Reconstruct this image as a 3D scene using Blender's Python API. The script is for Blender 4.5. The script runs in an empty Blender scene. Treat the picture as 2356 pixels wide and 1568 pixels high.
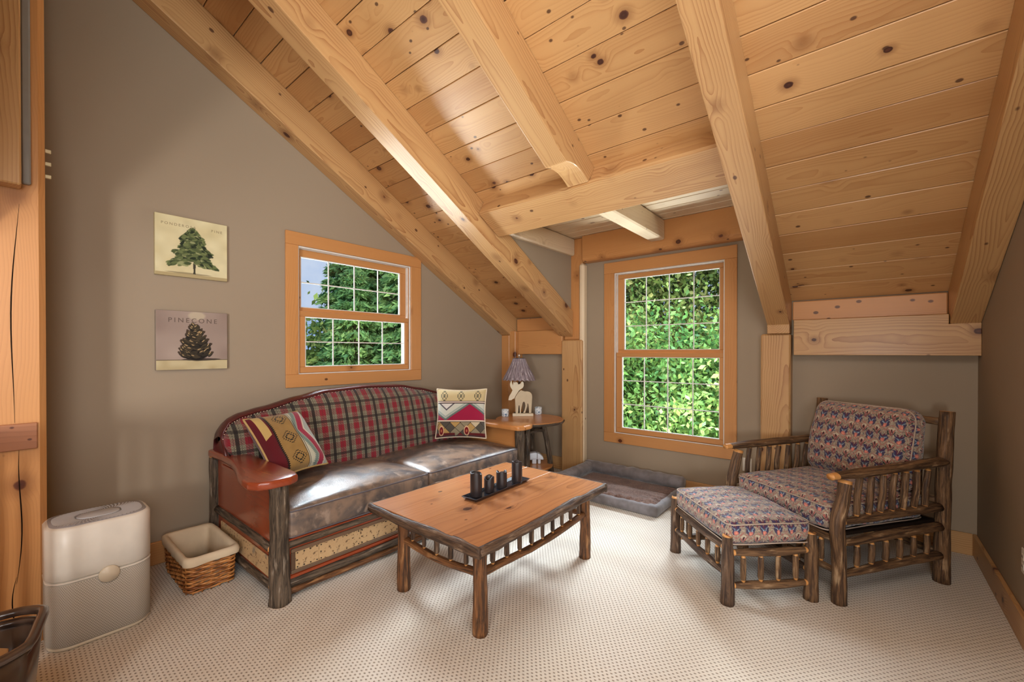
import bpy, bmesh, math, random
import numpy as np
from mathutils import Vector, Matrix, Euler, noise
PI = math.pi
R = math.radians
SC = bpy.context.scene
COL = SC.collection
random.seed(7)

# ------------------------------------------------------------------ camera, world, lights
cam = bpy.data.cameras.new('camera')
cam.lens = 14.923
cam.sensor_width = 36
cam.shift_y = 30.28 / 2356
cam.clip_start = 0.02
co = bpy.data.objects.new('camera', cam)
COL.objects.link(co)
co.location = (0, 0, 1.35)
co.rotation_euler = (PI / 2 - 0.0055, 0, 0.69273)
SC.camera = co

w = bpy.data.worlds.new('sky')
SC.world = w
w.use_nodes = True
nt = w.node_tree
nt.nodes.clear()
wo = nt.nodes.new('ShaderNodeOutputWorld')
bg = nt.nodes.new('ShaderNodeBackground')
tc = nt.nodes.new('ShaderNodeTexCoord')
nz = nt.nodes.new('ShaderNodeTexNoise')
nz.inputs['Scale'].default_value = 3.2
nz.inputs['Detail'].default_value = 6
cr = nt.nodes.new('ShaderNodeValToRGB')
cr.color_ramp.elements[0].position = 0.50
cr.color_ramp.elements[0].color = (0.20, 0.42, 0.88, 1)
cr.color_ramp.elements[1].position = 0.72
cr.color_ramp.elements[1].color = (0.85, 0.9, 1.0, 1)
nt.links.new(tc.outputs['Generated'], nz.inputs['Vector'])
nt.links.new(nz.outputs['Fac'], cr.inputs['Fac'])
nt.links.new(cr.outputs['Color'], bg.inputs['Color'])
bg.inputs['Strength'].default_value = 0.95
nt.links.new(bg.outputs[0], wo.inputs[0])


def lamp(name, kind, loc, energy, color=(1, 1, 1), size=1, size_y=None, target=None, angle=None):
    l = bpy.data.lights.new(name, kind)
    l.energy = energy
    l.color = color
    if kind == 'AREA':
        l.shape = 'RECTANGLE'
        l.size = size
        l.size_y = size_y or size
    if kind == 'SUN' and angle:
        l.angle = angle
    o = bpy.data.objects.new(name, l)
    COL.objects.link(o)
    o.location = loc
    if target is not None:
        o.rotation_euler = (Vector(target) - Vector(loc)).to_track_quat('-Z', 'Y').to_euler()
    return o


lamp('sun', 'SUN', (8, -12, 14), 4.4, (1.0, 0.96, 0.9), target=(-6, 5, 0), angle=0.02)
# daylight of the sky coming down through the two windows (outside, above the view)
lamp('sky_light_left_window', 'AREA', (-5.6, 2.05, 3.9), 1500, (0.80, 0.90, 1.0), 2.6, 1.8, target=(-3.0, 2.05, 1.2))
lamp('sky_light_back_window', 'AREA', (-1.5, 6.6, 4.4), 1700, (0.80, 0.90, 1.0), 2.6, 1.8, target=(-1.5, 3.4, 0.9))
# window light behind the camera, then fill lights added to brighten the room
# area lights added to imitate ground bounce (below the view through the panes)
lamp('ground_fill_left_window', 'AREA', (-5.0, 2.05, -0.3), 780, (0.95, 1.0, 0.98), 2.8, 2.0, target=(-2.9, 2.4, 2.4))
lamp('ground_fill_back_window', 'AREA', (-1.5, 6.0, -0.9), 1100, (0.95, 1.0, 0.98), 2.4, 1.8, target=(-1.5, 3.0, 2.4))
lamp('rear_window_light', 'AREA', (0.15, -1.75, 1.12), 62, (1.0, 0.97, 0.93), 0.30, 0.45, target=(-3.0, 1.1, 1.4))
lamp('rear_fill_light', 'AREA', (1.6, -3.0, 1.75), 70, (0.95, 0.97, 1.0), 1.5, 1.3, target=(-1.6, 1.6, 1.1))  # added ambient fill from the rear, no window modelled there
lamp('right_fill_light', 'AREA', (3.0, -0.9, 1.9), 130, (0.93, 0.97, 1.0), 1.8, 1.6, target=(-0.5, 2.4, 1.4))  # unseen fill added to brighten the right side of the room
lamp('overhead_fill_light', 'AREA', (0.2, -0.6, 3.2), 38, (1.0, 0.96, 0.9), 1.0, 1.0, target=(-1.0, 1.8, 0.9))  # added overhead fill, no fixture modelled

SC.view_settings.view_transform = 'Standard'
SC.view_settings.look = 'None'
SC.view_settings.exposure = -0.04
SC.view_settings.gamma = 1.0
SC.view_settings.use_curve_mapping = False
SC.cycles.use_denoising = True
SC.cycles.use_adaptive_sampling = True
SC.cycles.adaptive_threshold = 0.025
SC.cycles.max_bounces = 7
SC.cycles.diffuse_bounces = 3
SC.cycles.glossy_bounces = 3
SC.cycles.transmission_bounces = 6
SC.cycles.transparent_max_bounces = 12
SC.cycles.sample_clamp_indirect = 6
SC.cycles.caustics_reflective = False
SC.cycles.caustics_refractive = False


# ------------------------------------------------------------------ shader expressions
class S:
    """a socket inside a node tree that can be used in arithmetic"""
    def __init__(s, nt, sock):
        s.nt = nt
        s.k = sock

    def m(s, op, *a):
        n = s.nt.nodes.new('ShaderNodeMath')
        n.operation = op
        for i, v in enumerate((s,) + a):
            if isinstance(v, S):
                s.nt.links.new(v.k, n.inputs[i])
            else:
                n.inputs[i].default_value = v
        return S(s.nt, n.outputs[0])

    def __add__(s, o): return s.m('ADD', o)
    __radd__ = __add__
    def __mul__(s, o): return s.m('MULTIPLY', o)
    __rmul__ = __mul__
    def __sub__(s, o): return s.m('SUBTRACT', o)
    def __rsub__(s, o): return (s * -1.0) + o
    def __truediv__(s, o): return s.m('DIVIDE', o)
    def __gt__(s, o): return s.m('GREATER_THAN', o)
    def __lt__(s, o): return s.m('LESS_THAN', o)
    def abs(s): return s.m('ABSOLUTE')
    def fr(s): return s.m('FRACT')
    def fl(s): return s.m('FLOOR')
    def sin(s): return s.m('SINE')
    def sqrt(s): return s.m('SQRT')
    def pw(s, e): return s.m('POWER', e)
    def mx(s, o): return s.m('MAXIMUM', o)
    def mn(s, o): return s.m('MINIMUM', o)

    def ss(s, a, b, y0=0.0, y1=1.0):
        n = s.nt.nodes.new('ShaderNodeMapRange')
        n.interpolation_type = 'SMOOTHSTEP'
        s.nt.links.new(s.k, n.inputs[0])
        for i, v in ((1, a), (2, b), (3, y0), (4, y1)):
            if isinstance(v, S):
                s.nt.links.new(v.k, n.inputs[i])
            else:
                n.inputs[i].default_value = v
        return S(s.nt, n.outputs[0])


class Mat:
    def __init__(s, name, rough=0.6, spec=0.4, metal=0.0, coat=0.0, coat_rough=0.15, sheen=0.0):
        s.m = bpy.data.materials.new(name)
        s.m.use_nodes = True
        s.nt = s.m.node_tree
        s.b = s.nt.nodes['Principled BSDF']
        s.set('Roughness', rough)
        s.set('Specular IOR Level', spec)
        s.set('Metallic', metal)
        s.set('Coat Weight', coat)
        s.set('Coat Roughness', coat_rough)
        s.set('Sheen Weight', sheen)
        s._tc = None

    def set(s, k, v):
        if isinstance(v, S):
            s.nt.links.new(v.k, s.b.inputs[k])
        elif isinstance(v, tuple):
            s.b.inputs[k].default_value = v if len(v) == 4 else v + (1,)
        else:
            s.b.inputs[k].default_value = v

    def tc(s, out='Object'):
        if s._tc is None:
            s._tc = s.nt.nodes.new('ShaderNodeTexCoord')
        return s._tc.outputs[out]

    def sep(s, sock):
        n = s.nt.nodes.new('ShaderNodeSeparateXYZ')
        s.nt.links.new(sock.k if isinstance(sock, S) else sock, n.inputs[0])
        return [S(s.nt, n.outputs[i]) for i in range(3)]

    def xyz(s):
        return s.sep(s.tc('Object'))

    def uv(s):
        a = s.sep(s.tc('UV'))
        return a[0], a[1]

    def vec(s, *a):
        n = s.nt.nodes.new('ShaderNodeCombineXYZ')
        for i, v in enumerate(a):
            if isinstance(v, S):
                s.nt.links.new(v.k, n.inputs[i])
            else:
                n.inputs[i].default_value = v
        return S(s.nt, n.outputs[0])

    def rnd(s):
        n = s.nt.nodes.new('ShaderNodeObjectInfo')
        return S(s.nt, n.outputs['Random'])

    def noise(s, v, scale=5.0, detail=3.0, rough=0.5, dist=0.0):
        n = s.nt.nodes.new('ShaderNodeTexNoise')
        n.inputs['Scale'].default_value = scale
        n.inputs['Detail'].default_value = detail
        n.inputs['Roughness'].default_value = rough
        n.inputs['Distortion'].default_value = dist
        s.nt.links.new(v.k, n.inputs['Vector'])
        return S(s.nt, n.outputs['Fac'])

    def voro(s, v, scale=5.0, feature='F1', rnd=1.0):
        n = s.nt.nodes.new('ShaderNodeTexVoronoi')
        n.feature = feature
        n.inputs['Scale'].default_value = scale
        n.inputs['Randomness'].default_value = rnd
        s.nt.links.new(v.k, n.inputs['Vector'])
        return S(s.nt, n.outputs['Distance']), (S(s.nt, n.outputs['Color']) if feature == 'F1' else None)

    def mix(s, a, b, f):
        n = s.nt.nodes.new('ShaderNodeMix')
        n.data_type = 'RGBA'
        for idx, v in ((0, f), (6, a), (7, b)):
            if isinstance(v, S):
                s.nt.links.new(v.k, n.inputs[idx])
            elif isinstance(v, tuple):
                n.inputs[idx].default_value = v if len(v) == 4 else v + (1,)
            else:
                n.inputs[idx].default_value = v
        return S(s.nt, n.outputs[2])

    def bump(s, h, strength=0.4, dist=0.01):
        n = s.nt.nodes.new('ShaderNodeBump')
        n.inputs['Strength'].default_value = strength
        n.inputs['Distance'].default_value = dist
        s.nt.links.new(h.k, n.inputs['Height'])
        s.nt.links.new(n.outputs[0], s.b.inputs['Normal'])


def c8(r, g, b):
    """sRGB 0-255 to linear"""
    f = lambda v: (v / 255 / 12.92) if v / 255 <= 0.04045 else ((v / 255 + 0.055) / 1.055) ** 2.4
    return (f(r), f(g), f(b))


M = {}


def wood(name, light, dark, knotc, ring=0.011, knots=0.5, rough=0.42, ringamt=0.55, coat=0.15, vary=0.25, kscale=4.6, spread=1.0):
    m = Mat(name, rough=rough, spec=0.35, coat=coat, coat_rough=0.25)
    x, y, z = m.xyz()
    r = m.rnd()
    r2 = (r * 37.7).fr()
    ox = r * 61.0
    P = m.vec(x + ox, y + r2 * 9.0, z + r * 23.0)
    Pk = m.vec((x + ox) * 0.8, y + r2 * 9.0, z + r * 23.0)
    d, vc = m.voro(Pk, kscale)
    vr = m.sep(vc)
    size = vr[0] * 0.09 + 0.055
    on = vr[1] < knots
    d2, vc2 = m.voro(m.vec((x + ox) * 0.7 + 3.0, y + r * 5.0, z + r2 * 11.0), kscale * 2.3)
    v2 = m.sep(vc2)
    sm = d2.ss(v2[0] * 0.05 + 0.05, v2[0] * 0.05 + 0.11, 1.0, 0.0) * (v2[1] < knots * 0.5)
    wob = m.noise(P, 60, 2) * 0.03
    dk = d + wob - 0.015
    core = dk.ss(size * 0.8, size, 1.0, 0.0) * on
    halo = dk.ss(size * 0.7, size * 2.6, 1.0, 0.0) * on
    warp = dk.ss(0.0, 0.42, 1.0, 0.0) * on
    low = m.noise(m.vec((x + ox) * 0.75, y * 3.0, z * 3.0), 1.0, 2)
    cy = (r2 - 0.5) * 0.16
    dy = y - cy
    dz = z + 0.05 + r * 0.05
    rad = (dy * dy + dz * dz).sqrt() + (low - 0.5) * 0.13 * spread + warp * 0.03
    ph = (rad / ring + m.noise(P, 9, 2) * 0.5).fr()
    late = ph.pw(3.0)
    fade = m.noise(m.vec(x + ox, y * 5.0 + r * 3.0, z * 5.0), 1.6, 2).ss(0.3, 0.7)
    fine = m.noise(m.vec((x + ox) * 2.0, y * 90.0, z * 90.0), 1.0, 3, 0.6)
    g = late * (0.35 + fade * 0.65) * ringamt
    base = m.mix(light, dark, g)
    tone = m.noise(m.vec((x + ox) * 0.5, y * 8.0, z * 8.0), 1.0, 2)
    tint = (r2 - 0.5) * vary + (tone - 0.5) * 0.35 + (fine - 0.5) * 0.22
    base = m.mix(base, dark, tint.ss(-0.05, 0.55, 0.0, 0.8))
    base = m.mix(base, tuple(min(1, v * 1.18 + 0.01) for v in light), tint.ss(-0.4, 0.0, 0.6, 0.0))
    base = m.mix(base, tuple(a * 0.55 + b * 0.45 for a, b in zip(dark, knotc)), halo * 0.55)
    ringk = (dk * 70.0).sin() * 0.5 + 0.5
    kc = m.mix(knotc, tuple(v * 2.6 for v in knotc), ringk * 0.5)
    base = m.mix(base, kc, core)
    base = m.mix(base, knotc, sm * 0.85)
    m.set('Base Color', base)
    m.bump(fine * 0.3 + g * 0.3 + core * 0.2, 0.12, 0.004)
    M[name] = m.m
    return m.m


wood('pine_plank', c8(200, 155, 103), c8(162, 106, 58), c8(66, 36, 26), ring=0.012, knots=1.0, coat=0.25, vary=0.6, kscale=5.6, ringamt=0.65)
wood('pine_timber', c8(200, 157, 106), c8(148, 94, 54), c8(76, 42, 28), ring=0.014, knots=0.9, ringamt=0.85)
wood('pine_orange', c8(202, 144, 88), c8(164, 102, 54), c8(76, 38, 22), ring=0.010, knots=0.4, ringamt=0.4)
wood('pine_daylit', c8(226, 204, 172), c8(196, 164, 126), c8(84, 60, 46), ring=0.014, knots=0.6, ringamt=0.5)  # paler pine copy, dormer window light put into the colour
wood('table_pine', c8(178, 118, 74), c8(108, 60, 40), c8(56, 26, 20), ring=0.022, knots=0.7, rough=0.2, coat=0.7, ringamt=0.55, vary=0.5)
wood('knot_block', c8(168, 112, 78), c8(128, 78, 52), c8(80, 40, 30), ring=0.02, knots=0.9, kscale=8.0)
wood('cherry', c8(150, 66, 36), c8(118, 44, 24), c8(60, 20, 14), ring=0.03, knots=0.0, rough=0.22, coat=0.6, ringamt=0.35)
wood('arm_pine', c8(206, 140, 80), c8(170, 100, 52), c8(80, 40, 26), ring=0.014, knots=0.3, rough=0.3, coat=0.4)


def plain(name, col, rough=0.6, spec=0.4, metal=0.0, coat=0.0, nscale=0, namt=0.1, bump=0.0, sheen=0.0):
    m = Mat(name, rough, spec, metal, coat, sheen=sheen)
    x, y, z = m.xyz()
    P = m.vec(x, y, z)
    n = m.noise(P, nscale or 12, 3)
    m.set('Base Color', m.mix(tuple(v * (1 - namt) for v in col), tuple(min(1, v * (1 + namt)) for v in col), n))
    if bump:
        m.bump(n, bump, 0.004)
    M[name] = m.m
    return m


plain('wall_paint', c8(160, 143, 122), 0.75, 0.25, nscale=1.2, namt=0.03)
plain('rear_paint', c8(190, 178, 160), 0.8, 0.2, nscale=1.2, namt=0.03)
plain('white_vinyl', c8(232, 228, 222), 0.4, 0.4)
plain('white_plastic', c8(226, 218, 206), 0.35, 0.45)
plain('vent_plastic', c8(196, 196, 200), 0.4, 0.4)
plain('vent_dark', c8(160, 157, 160), 0.5, 0.4)
plain('cream_button', c8(222, 208, 184), 0.3, 0.5)
plain('outlet_white', c8(226, 220, 208), 0.4, 0.4)
plain('outlet_slot', c8(70, 66, 60), 0.5, 0.3)
plain('black_ceramic', c8(38, 38, 44), 0.18, 0.5)
plain('black_wax', c8(44, 36, 36), 0.38, 0.5)
plain('olive_wax', c8(120, 104, 40), 0.5, 0.4)
plain('wick', c8(30, 28, 26), 0.8, 0.2)
plain('liner_cloth', c8(218, 198, 168), 0.9, 0.1, nscale=25, namt=0.08, bump=0.3)
plain('basket_inner', c8(120, 96, 68), 0.9, 0.1)
plain('moose_wood', c8(226, 214, 188), 0.6, 0.3, nscale=20, namt=0.12)
plain('moose_body_wood', c8(206, 190, 160), 0.6, 0.3, nscale=20, namt=0.12)
plain('dark_metal', c8(52, 44, 40), 0.35, 0.5, metal=0.4)
plain('finial_metal', c8(220, 200, 180), 0.3, 0.5, metal=0.6)
plain('nail_brass', c8(200, 180, 160), 0.25, 0.6, metal=0.9)
plain('nail_black', c8(30, 22, 18), 0.5, 0.4)
plain('burgundy_leather', c8(84, 32, 30), 0.35, 0.5, nscale=30, namt=0.2, bump=0.2)
plain('welt_cord', c8(96, 88, 92), 0.45, 0.4)
plain('taupe_welt', c8(176, 156, 140), 0.7, 0.3)
plain('peg_cream', c8(206, 190, 150), 0.5, 0.4)
plain('shadow_gap', c8(34, 24, 18), 0.9, 0.1)
plain('white_device', c8(226, 232, 240), 0.25, 0.5)
plain('bin_leather', c8(74, 56, 46), 0.28, 0.5, nscale=14, namt=0.4, coat=0.5)
plain('bin_inside', c8(206, 168, 122), 0.6, 0.3, nscale=30, namt=0.15)
plain('grey_edge', c8(140, 136, 130), 0.8, 0.2)
plain('tree_bark', c8(92, 80, 68), 0.9, 0.1, nscale=8, namt=0.4)
plain('meadow', c8(84, 110, 50), 0.95, 0.05, nscale=2, namt=0.4)


def mat_bark(name, c1, c2, c3, sc=1.0, rough=0.62, bump=0.8, coat=0.1):
    m = Mat(name, rough, 0.35, coat=coat, coat_rough=0.3)
    u, v = m.uv()
    r = m.rnd()
    P = m.vec(u * 60.0 * sc, v * 6.0 * sc + r * 30.0, r * 10.0)
    n = m.noise(P, 1.0, 5, 0.65, 0.6)
    P2 = m.vec(u * 22.0, v * 9.0 + r * 11.0, r * 7.0)
    n2 = m.noise(P2, 1.0, 3, 0.5)
    col = m.mix(c1, c2, n.ss(0.36, 0.6))
    col = m.mix(col, c3, (n * 0.5 + n2 * 0.5).ss(0.55, 0.66))
    m.set('Base Color', col)
    m.bump(n.ss(0.3, 0.7), bump, 0.006)
    M[name] = m.m


mat_bark('hickory_bark', c8(66, 46, 32), c8(126, 94, 64), c8(172, 142, 108))
mat_bark('hickory_dark', c8(54, 38, 28), c8(104, 78, 58), c8(146, 122, 100))
mat_bark('sofa_bark', c8(54, 44, 34), c8(110, 92, 74), c8(156, 140, 122), sc=1.1, bump=1.0)
mat_bark('rough_bark', c8(66, 44, 28), c8(130, 84, 48), c8(170, 122, 78), sc=0.9)
plain('tenon_wood', c8(206, 146, 84), 0.4, 0.4, nscale=30, namt=0.12)


def mat_carpet():
    m = Mat('carpet', 0.95, 0.08, sheen=0.2)
    x, y, z = m.xyz()
    u = x / 0.0235
    v = y / 0.0150
    row = v.fl()
    u = u + (row * 0.5).fr()
    du = (u.fr() - 0.5)
    dv = (v.fr() - 0.5)
    d = (du * du * 1.0 + dv * dv * 0.8).sqrt()
    dot = d.ss(0.14, 0.27, 1.0, 0.0)
    P = m.vec(x, y, z)
    n = m.noise(P, 160, 2)
    big = m.noise(m.vec(x * 1.0, y * 1.0, z), 1.6, 3)
    loop = ((u * 2.0).fr() - 0.5).abs()
    col = m.mix(c8(224, 215, 203), c8(206, 195, 181), n)
    col = m.mix(col, c8(208, 196, 178), big.ss(0.35, 0.7) * 0.6)
    col = m.mix(col, c8(130, 112, 94), dot * 0.85)
    m.set('Base Color', col)
    m.bump((1.0 - dot) * 0.7 + n * 0.3 + loop * 0.15, 0.6, 0.006)
    M['carpet'] = m.m


mat_carpet()


def mat_plaid():
    m = Mat('plaid_fabric', 0.9, 0.15, sheen=0.5)
    u, v = m.uv()
    P = m.vec(u, v, 0.0)
    cell = 0.128
    su = u / cell
    sv = v / cell

    def band(t, a, b):
        f = t.fr()
        return (f > a) * (f < b)
    weave = ((u * 420.0).sin() * (v * 420.0).sin()) * 0.5 + 0.5
    hatch = ((u + v) * 330.0).sin().ss(-0.3, 0.3)
    base = m.mix(c8(112, 106, 88), c8(152, 144, 122), weave)
    redu, redv = band(su, 0.05, 0.40), band(sv, 0.05, 0.40)
    col = m.mix(base, c8(132, 38, 52), redu * (0.55 + 0.3 * hatch))
    col = m.mix(col, c8(120, 46, 56), redv * (0.3 + 0.3 * hatch))
    col = m.mix(col, c8(140, 26, 44), redu * redv * 0.85)
    dku = band(su, 0.60, 0.78)
    dkv = band(sv, 0.62, 0.78)
    col = m.mix(col, c8(34, 28, 30), dku * 0.88)
    col = m.mix(col, c8(34, 28, 30), dkv * 0.72)
    thin = band(su, 0.50, 0.525).mx(band(su, 0.86, 0.885)).mx(band(sv, 0.50, 0.525)).mx(band(sv, 0.87, 0.89)).mx(band(su, 0.2, 0.22))
    col = m.mix(col, c8(52, 44, 40), thin * 0.6)
    n = m.noise(P, 220, 2)
    col = m.mix(col, (0.02, 0.015, 0.012), n.ss(0.5, 0.8) * 0.25)
    m.set('Base Color', col)
    m.bump(n, 0.3, 0.002)
    M['plaid_fabric'] = m.m


mat_plaid()


def mat_leather():
    m = Mat('worn_leather', 0.36, 0.5, coat=0.25, coat_rough=0.35)
    x, y, z = m.xyz()
    P = m.vec(x, y, z)
    a = m.noise(P, 5.5, 4, 0.55, 0.8)
    b = m.noise(P, 14, 3, 0.6, 0.5)
    col = m.mix(c8(86, 78, 76), c8(140, 116, 98), a.ss(0.38, 0.66))
    col = m.mix(col, c8(180, 156, 136), b.ss(0.56, 0.72) * 0.55)
    col = m.mix(col, c8(56, 50, 50), m.noise(P, 9, 3).ss(0.52, 0.7) * 0.6)
    f, _ = m.voro(P, 160)
    m.set('Base Color', col)
    m.set('Roughness', b.ss(0.3, 0.7, 0.3, 0.48))
    m.bump(f * 0.3 + a * 0.6, 0.25, 0.006)
    M['worn_leather'] = m.m


mat_leather()


def mat_floral():
    m = Mat('floral_tapestry', 0.85, 0.2, sheen=0.3)
    u, v = m.uv()
    P = m.vec(u, v, 0.0)
    n1 = m.noise(P, 45, 2)
    n2 = m.noise(m.vec(u + 4.0, v, 1.0), 45, 2)
    cu, cv = 0.078, 0.092
    a = u / cu + (n1 - 0.5) * 0.30
    b = v / cv + (n2 - 0.5) * 0.30

    def layer(col, a, b, first):
        fa = a.fr() - 0.5
        fb = b.fr() - 0.5
        ab = fa.abs()

        def ell(cx, cy, rx, ry, rot=0.0, soft=0.25):
            rx, ry = rx * 1.3, ry * 1.25
            dx, dy = ab - cx, fb - cy
            c_, s_ = math.cos(rot), math.sin(rot)
            p = (dx * c_ + dy * s_) / rx
            q = (dy * c_ - dx * s_) / ry
            return (p * p + q * q).ss(1.0 - soft, 1.0 + soft, 1.0, 0.0)
        if first:
            # stems running diagonally, navy cup, blue curls, pink flower head
            st = (fb + 0.42 - ab * 0.75).abs().ss(0.02, 0.05, 1.0, 0.0)
            col = m.mix(col, c8(170, 112, 100), st * 0.75)
            col = m.mix(col, c8(66, 62, 88), ell(0.20, 0.02, 0.06, 0.17, -0.5))
            col = m.mix(col, c8(78, 94, 114), ell(0.10, 0.14, 0.16, 0.045, 0.7))
            col = m.mix(col, c8(150, 172, 190), ell(0.12, 0.09, 0.10, 0.02, 0.8) * 0.8)
            col = m.mix(col, c8(96, 50, 66), ell(0.07, 0.28, 0.035, 0.16, -0.45))
            col = m.mix(col, c8(62, 50, 84), ell(0.17, 0.27, 0.04, 0.14, -0.9))
            col = m.mix(col, c8(192, 116, 106), ell(0.0, -0.08, 0.11, 0.10))
            col = m.mix(col, c8(226, 146, 120), ell(0.0, -0.09, 0.05, 0.04))
        else:
            col = m.mix(col, c8(196, 184, 160), ell(0.0, 0.20, 0.15, 0.11) * 0.85)
            col = m.mix(col, c8(74, 30, 40), ell(0.0, 0.12, 0.055, 0.09))
            col = m.mix(col, c8(168, 96, 90), ell(0.11, 0.02, 0.035, 0.17, -0.45))
            col = m.mix(col, c8(60, 66, 62), ell(0.19, -0.05, 0.03, 0.12, -0.7))
            col = m.mix(col, c8(128, 70, 74), ell(0.05, -0.10, 0.03, 0.13, -0.3))
        return col
    bgc = m.mix(c8(176, 162, 142), c8(136, 120, 104), m.noise(P, 120, 2).ss(0.35, 0.65))
    col = m.mix(bgc, c8(150, 96, 92), m.noise(m.vec(u + 7.0, v, 2.0), 70, 2).ss(0.56, 0.64) * 0.7)
    col = m.mix(col, c8(86, 88, 104), m.noise(m.vec(u, v + 9.0, 5.0), 80, 2).ss(0.58, 0.66) * 0.7)
    col = layer(col, a + 0.5, b + 0.5, False)
    col = layer(col, a, b, True)
    th = m.noise(m.vec(u * 3.0, v, 0.3), 380, 2)
    col = m.mix(col, (0.05, 0.035, 0.03), th.ss(0.45, 0.75) * 0.35)
    m.set('Base Color', col)
    m.bump(th * 0.4 + n1 * 0.3, 0.35, 0.003)
    M['floral_tapestry'] = m.m


mat_floral()


def mat_kilim(name, order):
    """u, v in 0..1 over the pillow face; order picks where the bands sit"""
    m = Mat(name, 0.92, 0.12, sheen=0.3)
    u, v = m.uv()
    P = m.vec(u, v, 0.0)
    weave = m.noise(P, 260, 2)
    b0, b1, b2, b3 = order        # diamonds | white line | zigzag | lines | motif band

    def rng(t, a, b):
        return (t > a) * (t < b)
    # motif band: cream or gold with stepped diamonds
    t = (v - b2) / (1.0 - b2)
    su = u * 3.0
    fu = (su.fr() - 0.5).abs()
    ft = (t - 0.5).abs()
    q = 14.0
    dd = (fu * q).fl() / q + (ft * 0.55 * q).fl() / q
    mot = rng(dd, 0.10, 0.16).mx(rng(dd, 0.22, 0.27)).mx(dd < 0.04)
    gold = m.mix(c8(206, 186, 140), c8(172, 134, 76), b3)
    band_top = m.mix(gold, c8(60, 66, 60), mot * (weave > 0.42) * 0.9)
    # zigzag: white top, teal teeth, crimson hill
    tz = (v - b1) / (b2 - b1)
    tri = ((u * 1.05 + 0.786).fr() - 0.5).abs() * 2.0
    hill = 1.0 - tri
    edge = tz - hill * 0.95 + 0.05
    teeth = ((u * 46.0).fr() - 0.5).abs() * 0.16
    zc = m.mix(c8(206, 206, 192), c8(78, 100, 98), rng(edge + teeth, 0.04, 0.20) * 0.9)
    zc = m.mix(zc, c8(150, 166, 158), rng(edge, 0.20, 0.30) * 0.8)
    zc = m.mix(zc, c8(158, 32, 66), (edge + teeth * 0.5) < 0.05)
    inner = ((u * 1.05 + 0.27).fr() - 0.5).abs()
    outline = (tz + inner * 3.4 - 1.02).abs().ss(0.04, 0.07, 1.0, 0.0) * (inner < 0.2) * 0.0
    t3 = (1.0 - tz) + inner * -2.6
    trw = (tz - 0.55 - inner * 2.4)
    zc = m.mix(zc, c8(96, 90, 96), rng(trw, 0.0, 0.10))
    zc = m.mix(zc, c8(220, 214, 206), (trw > 0.10) * 1.0)
    # diamonds patchwork
    td = v / b0
    p = u * 5.0 + td * 1.6
    r_ = u * 5.0 - td * 1.6
    idp = (p.fl() * 12.9 + r_.fl() * 7.7).sin() * 43.0
    k = idp.fr()
    dc = m.mix(c8(186, 150, 92), c8(150, 138, 112), k > 0.3)
    dc = m.mix(dc, c8(86, 80, 72), k > 0.5)
    dc = m.mix(dc, c8(120, 34, 36), k > 0.72)
    dc = m.mix(dc, c8(206, 190, 160), k > 0.9)
    ln = ((p.fr() - 0.5).abs() > 0.46).mx((r_.fr() - 0.5).abs() > 0.46)
    dc = m.mix(dc, c8(60, 50, 44), ln * 0.8)
    dc = m.mix(dc, c8(104, 30, 34), td.ss(0.25, 0.32, 1.0, 0.0) * ((u * 9.0).sin() > -0.4))
    ex = ((u * 2.0 + 0.25).fr() - 0.5) / 0.11
    ey = (td - 0.42) / 0.33
    el = ex * ex + ey * ey
    dc = m.mix(dc, c8(222, 180, 140), el < 1.0)
    dc = m.mix(dc, c8(120, 28, 34), el < 0.55)
    dc = m.mix(dc, c8(190, 110, 80), el < 0.08)
    stitch = rng(v, 0.015, 0.04) * ((u * 60.0).fr() > 0.5)
    dc = m.mix(dc, c8(30, 26, 24), stitch)
    col = dc
    col = m.mix(col, c8(226, 206, 184), v > b0)
    col = m.mix(col, zc, v > b1)
    col = m.mix(col, band_top, v > b2)
    col = m.mix(col, c8(74, 56, 54), rng(v, b2 - 0.012, b2 + 0.008))
    col = m.mix(col, c8(226, 206, 190), rng(v, b2 + 0.008, b2 + 0.03))
    col = m.mix(col, c8(74, 56, 54), rng(v, b2 + 0.03, b2 + 0.042))
    col = m.mix(col, c8(74, 56, 54), rng(v, b0 - 0.012, b0))
    col = m.mix(col, (0.06, 0.05, 0.045), weave.ss(0.5, 0.8) * 0.3)
    m.set('Base Color', col)
    m.bump(weave, 0.35, 0.003)
    M[name] = m.m


mat_kilim('kilim_cream', (0.33, 0.355, 0.70, 0.0))
mat_kilim('kilim_gold', (0.17, 0.18, 0.52, 1.0))


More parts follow.
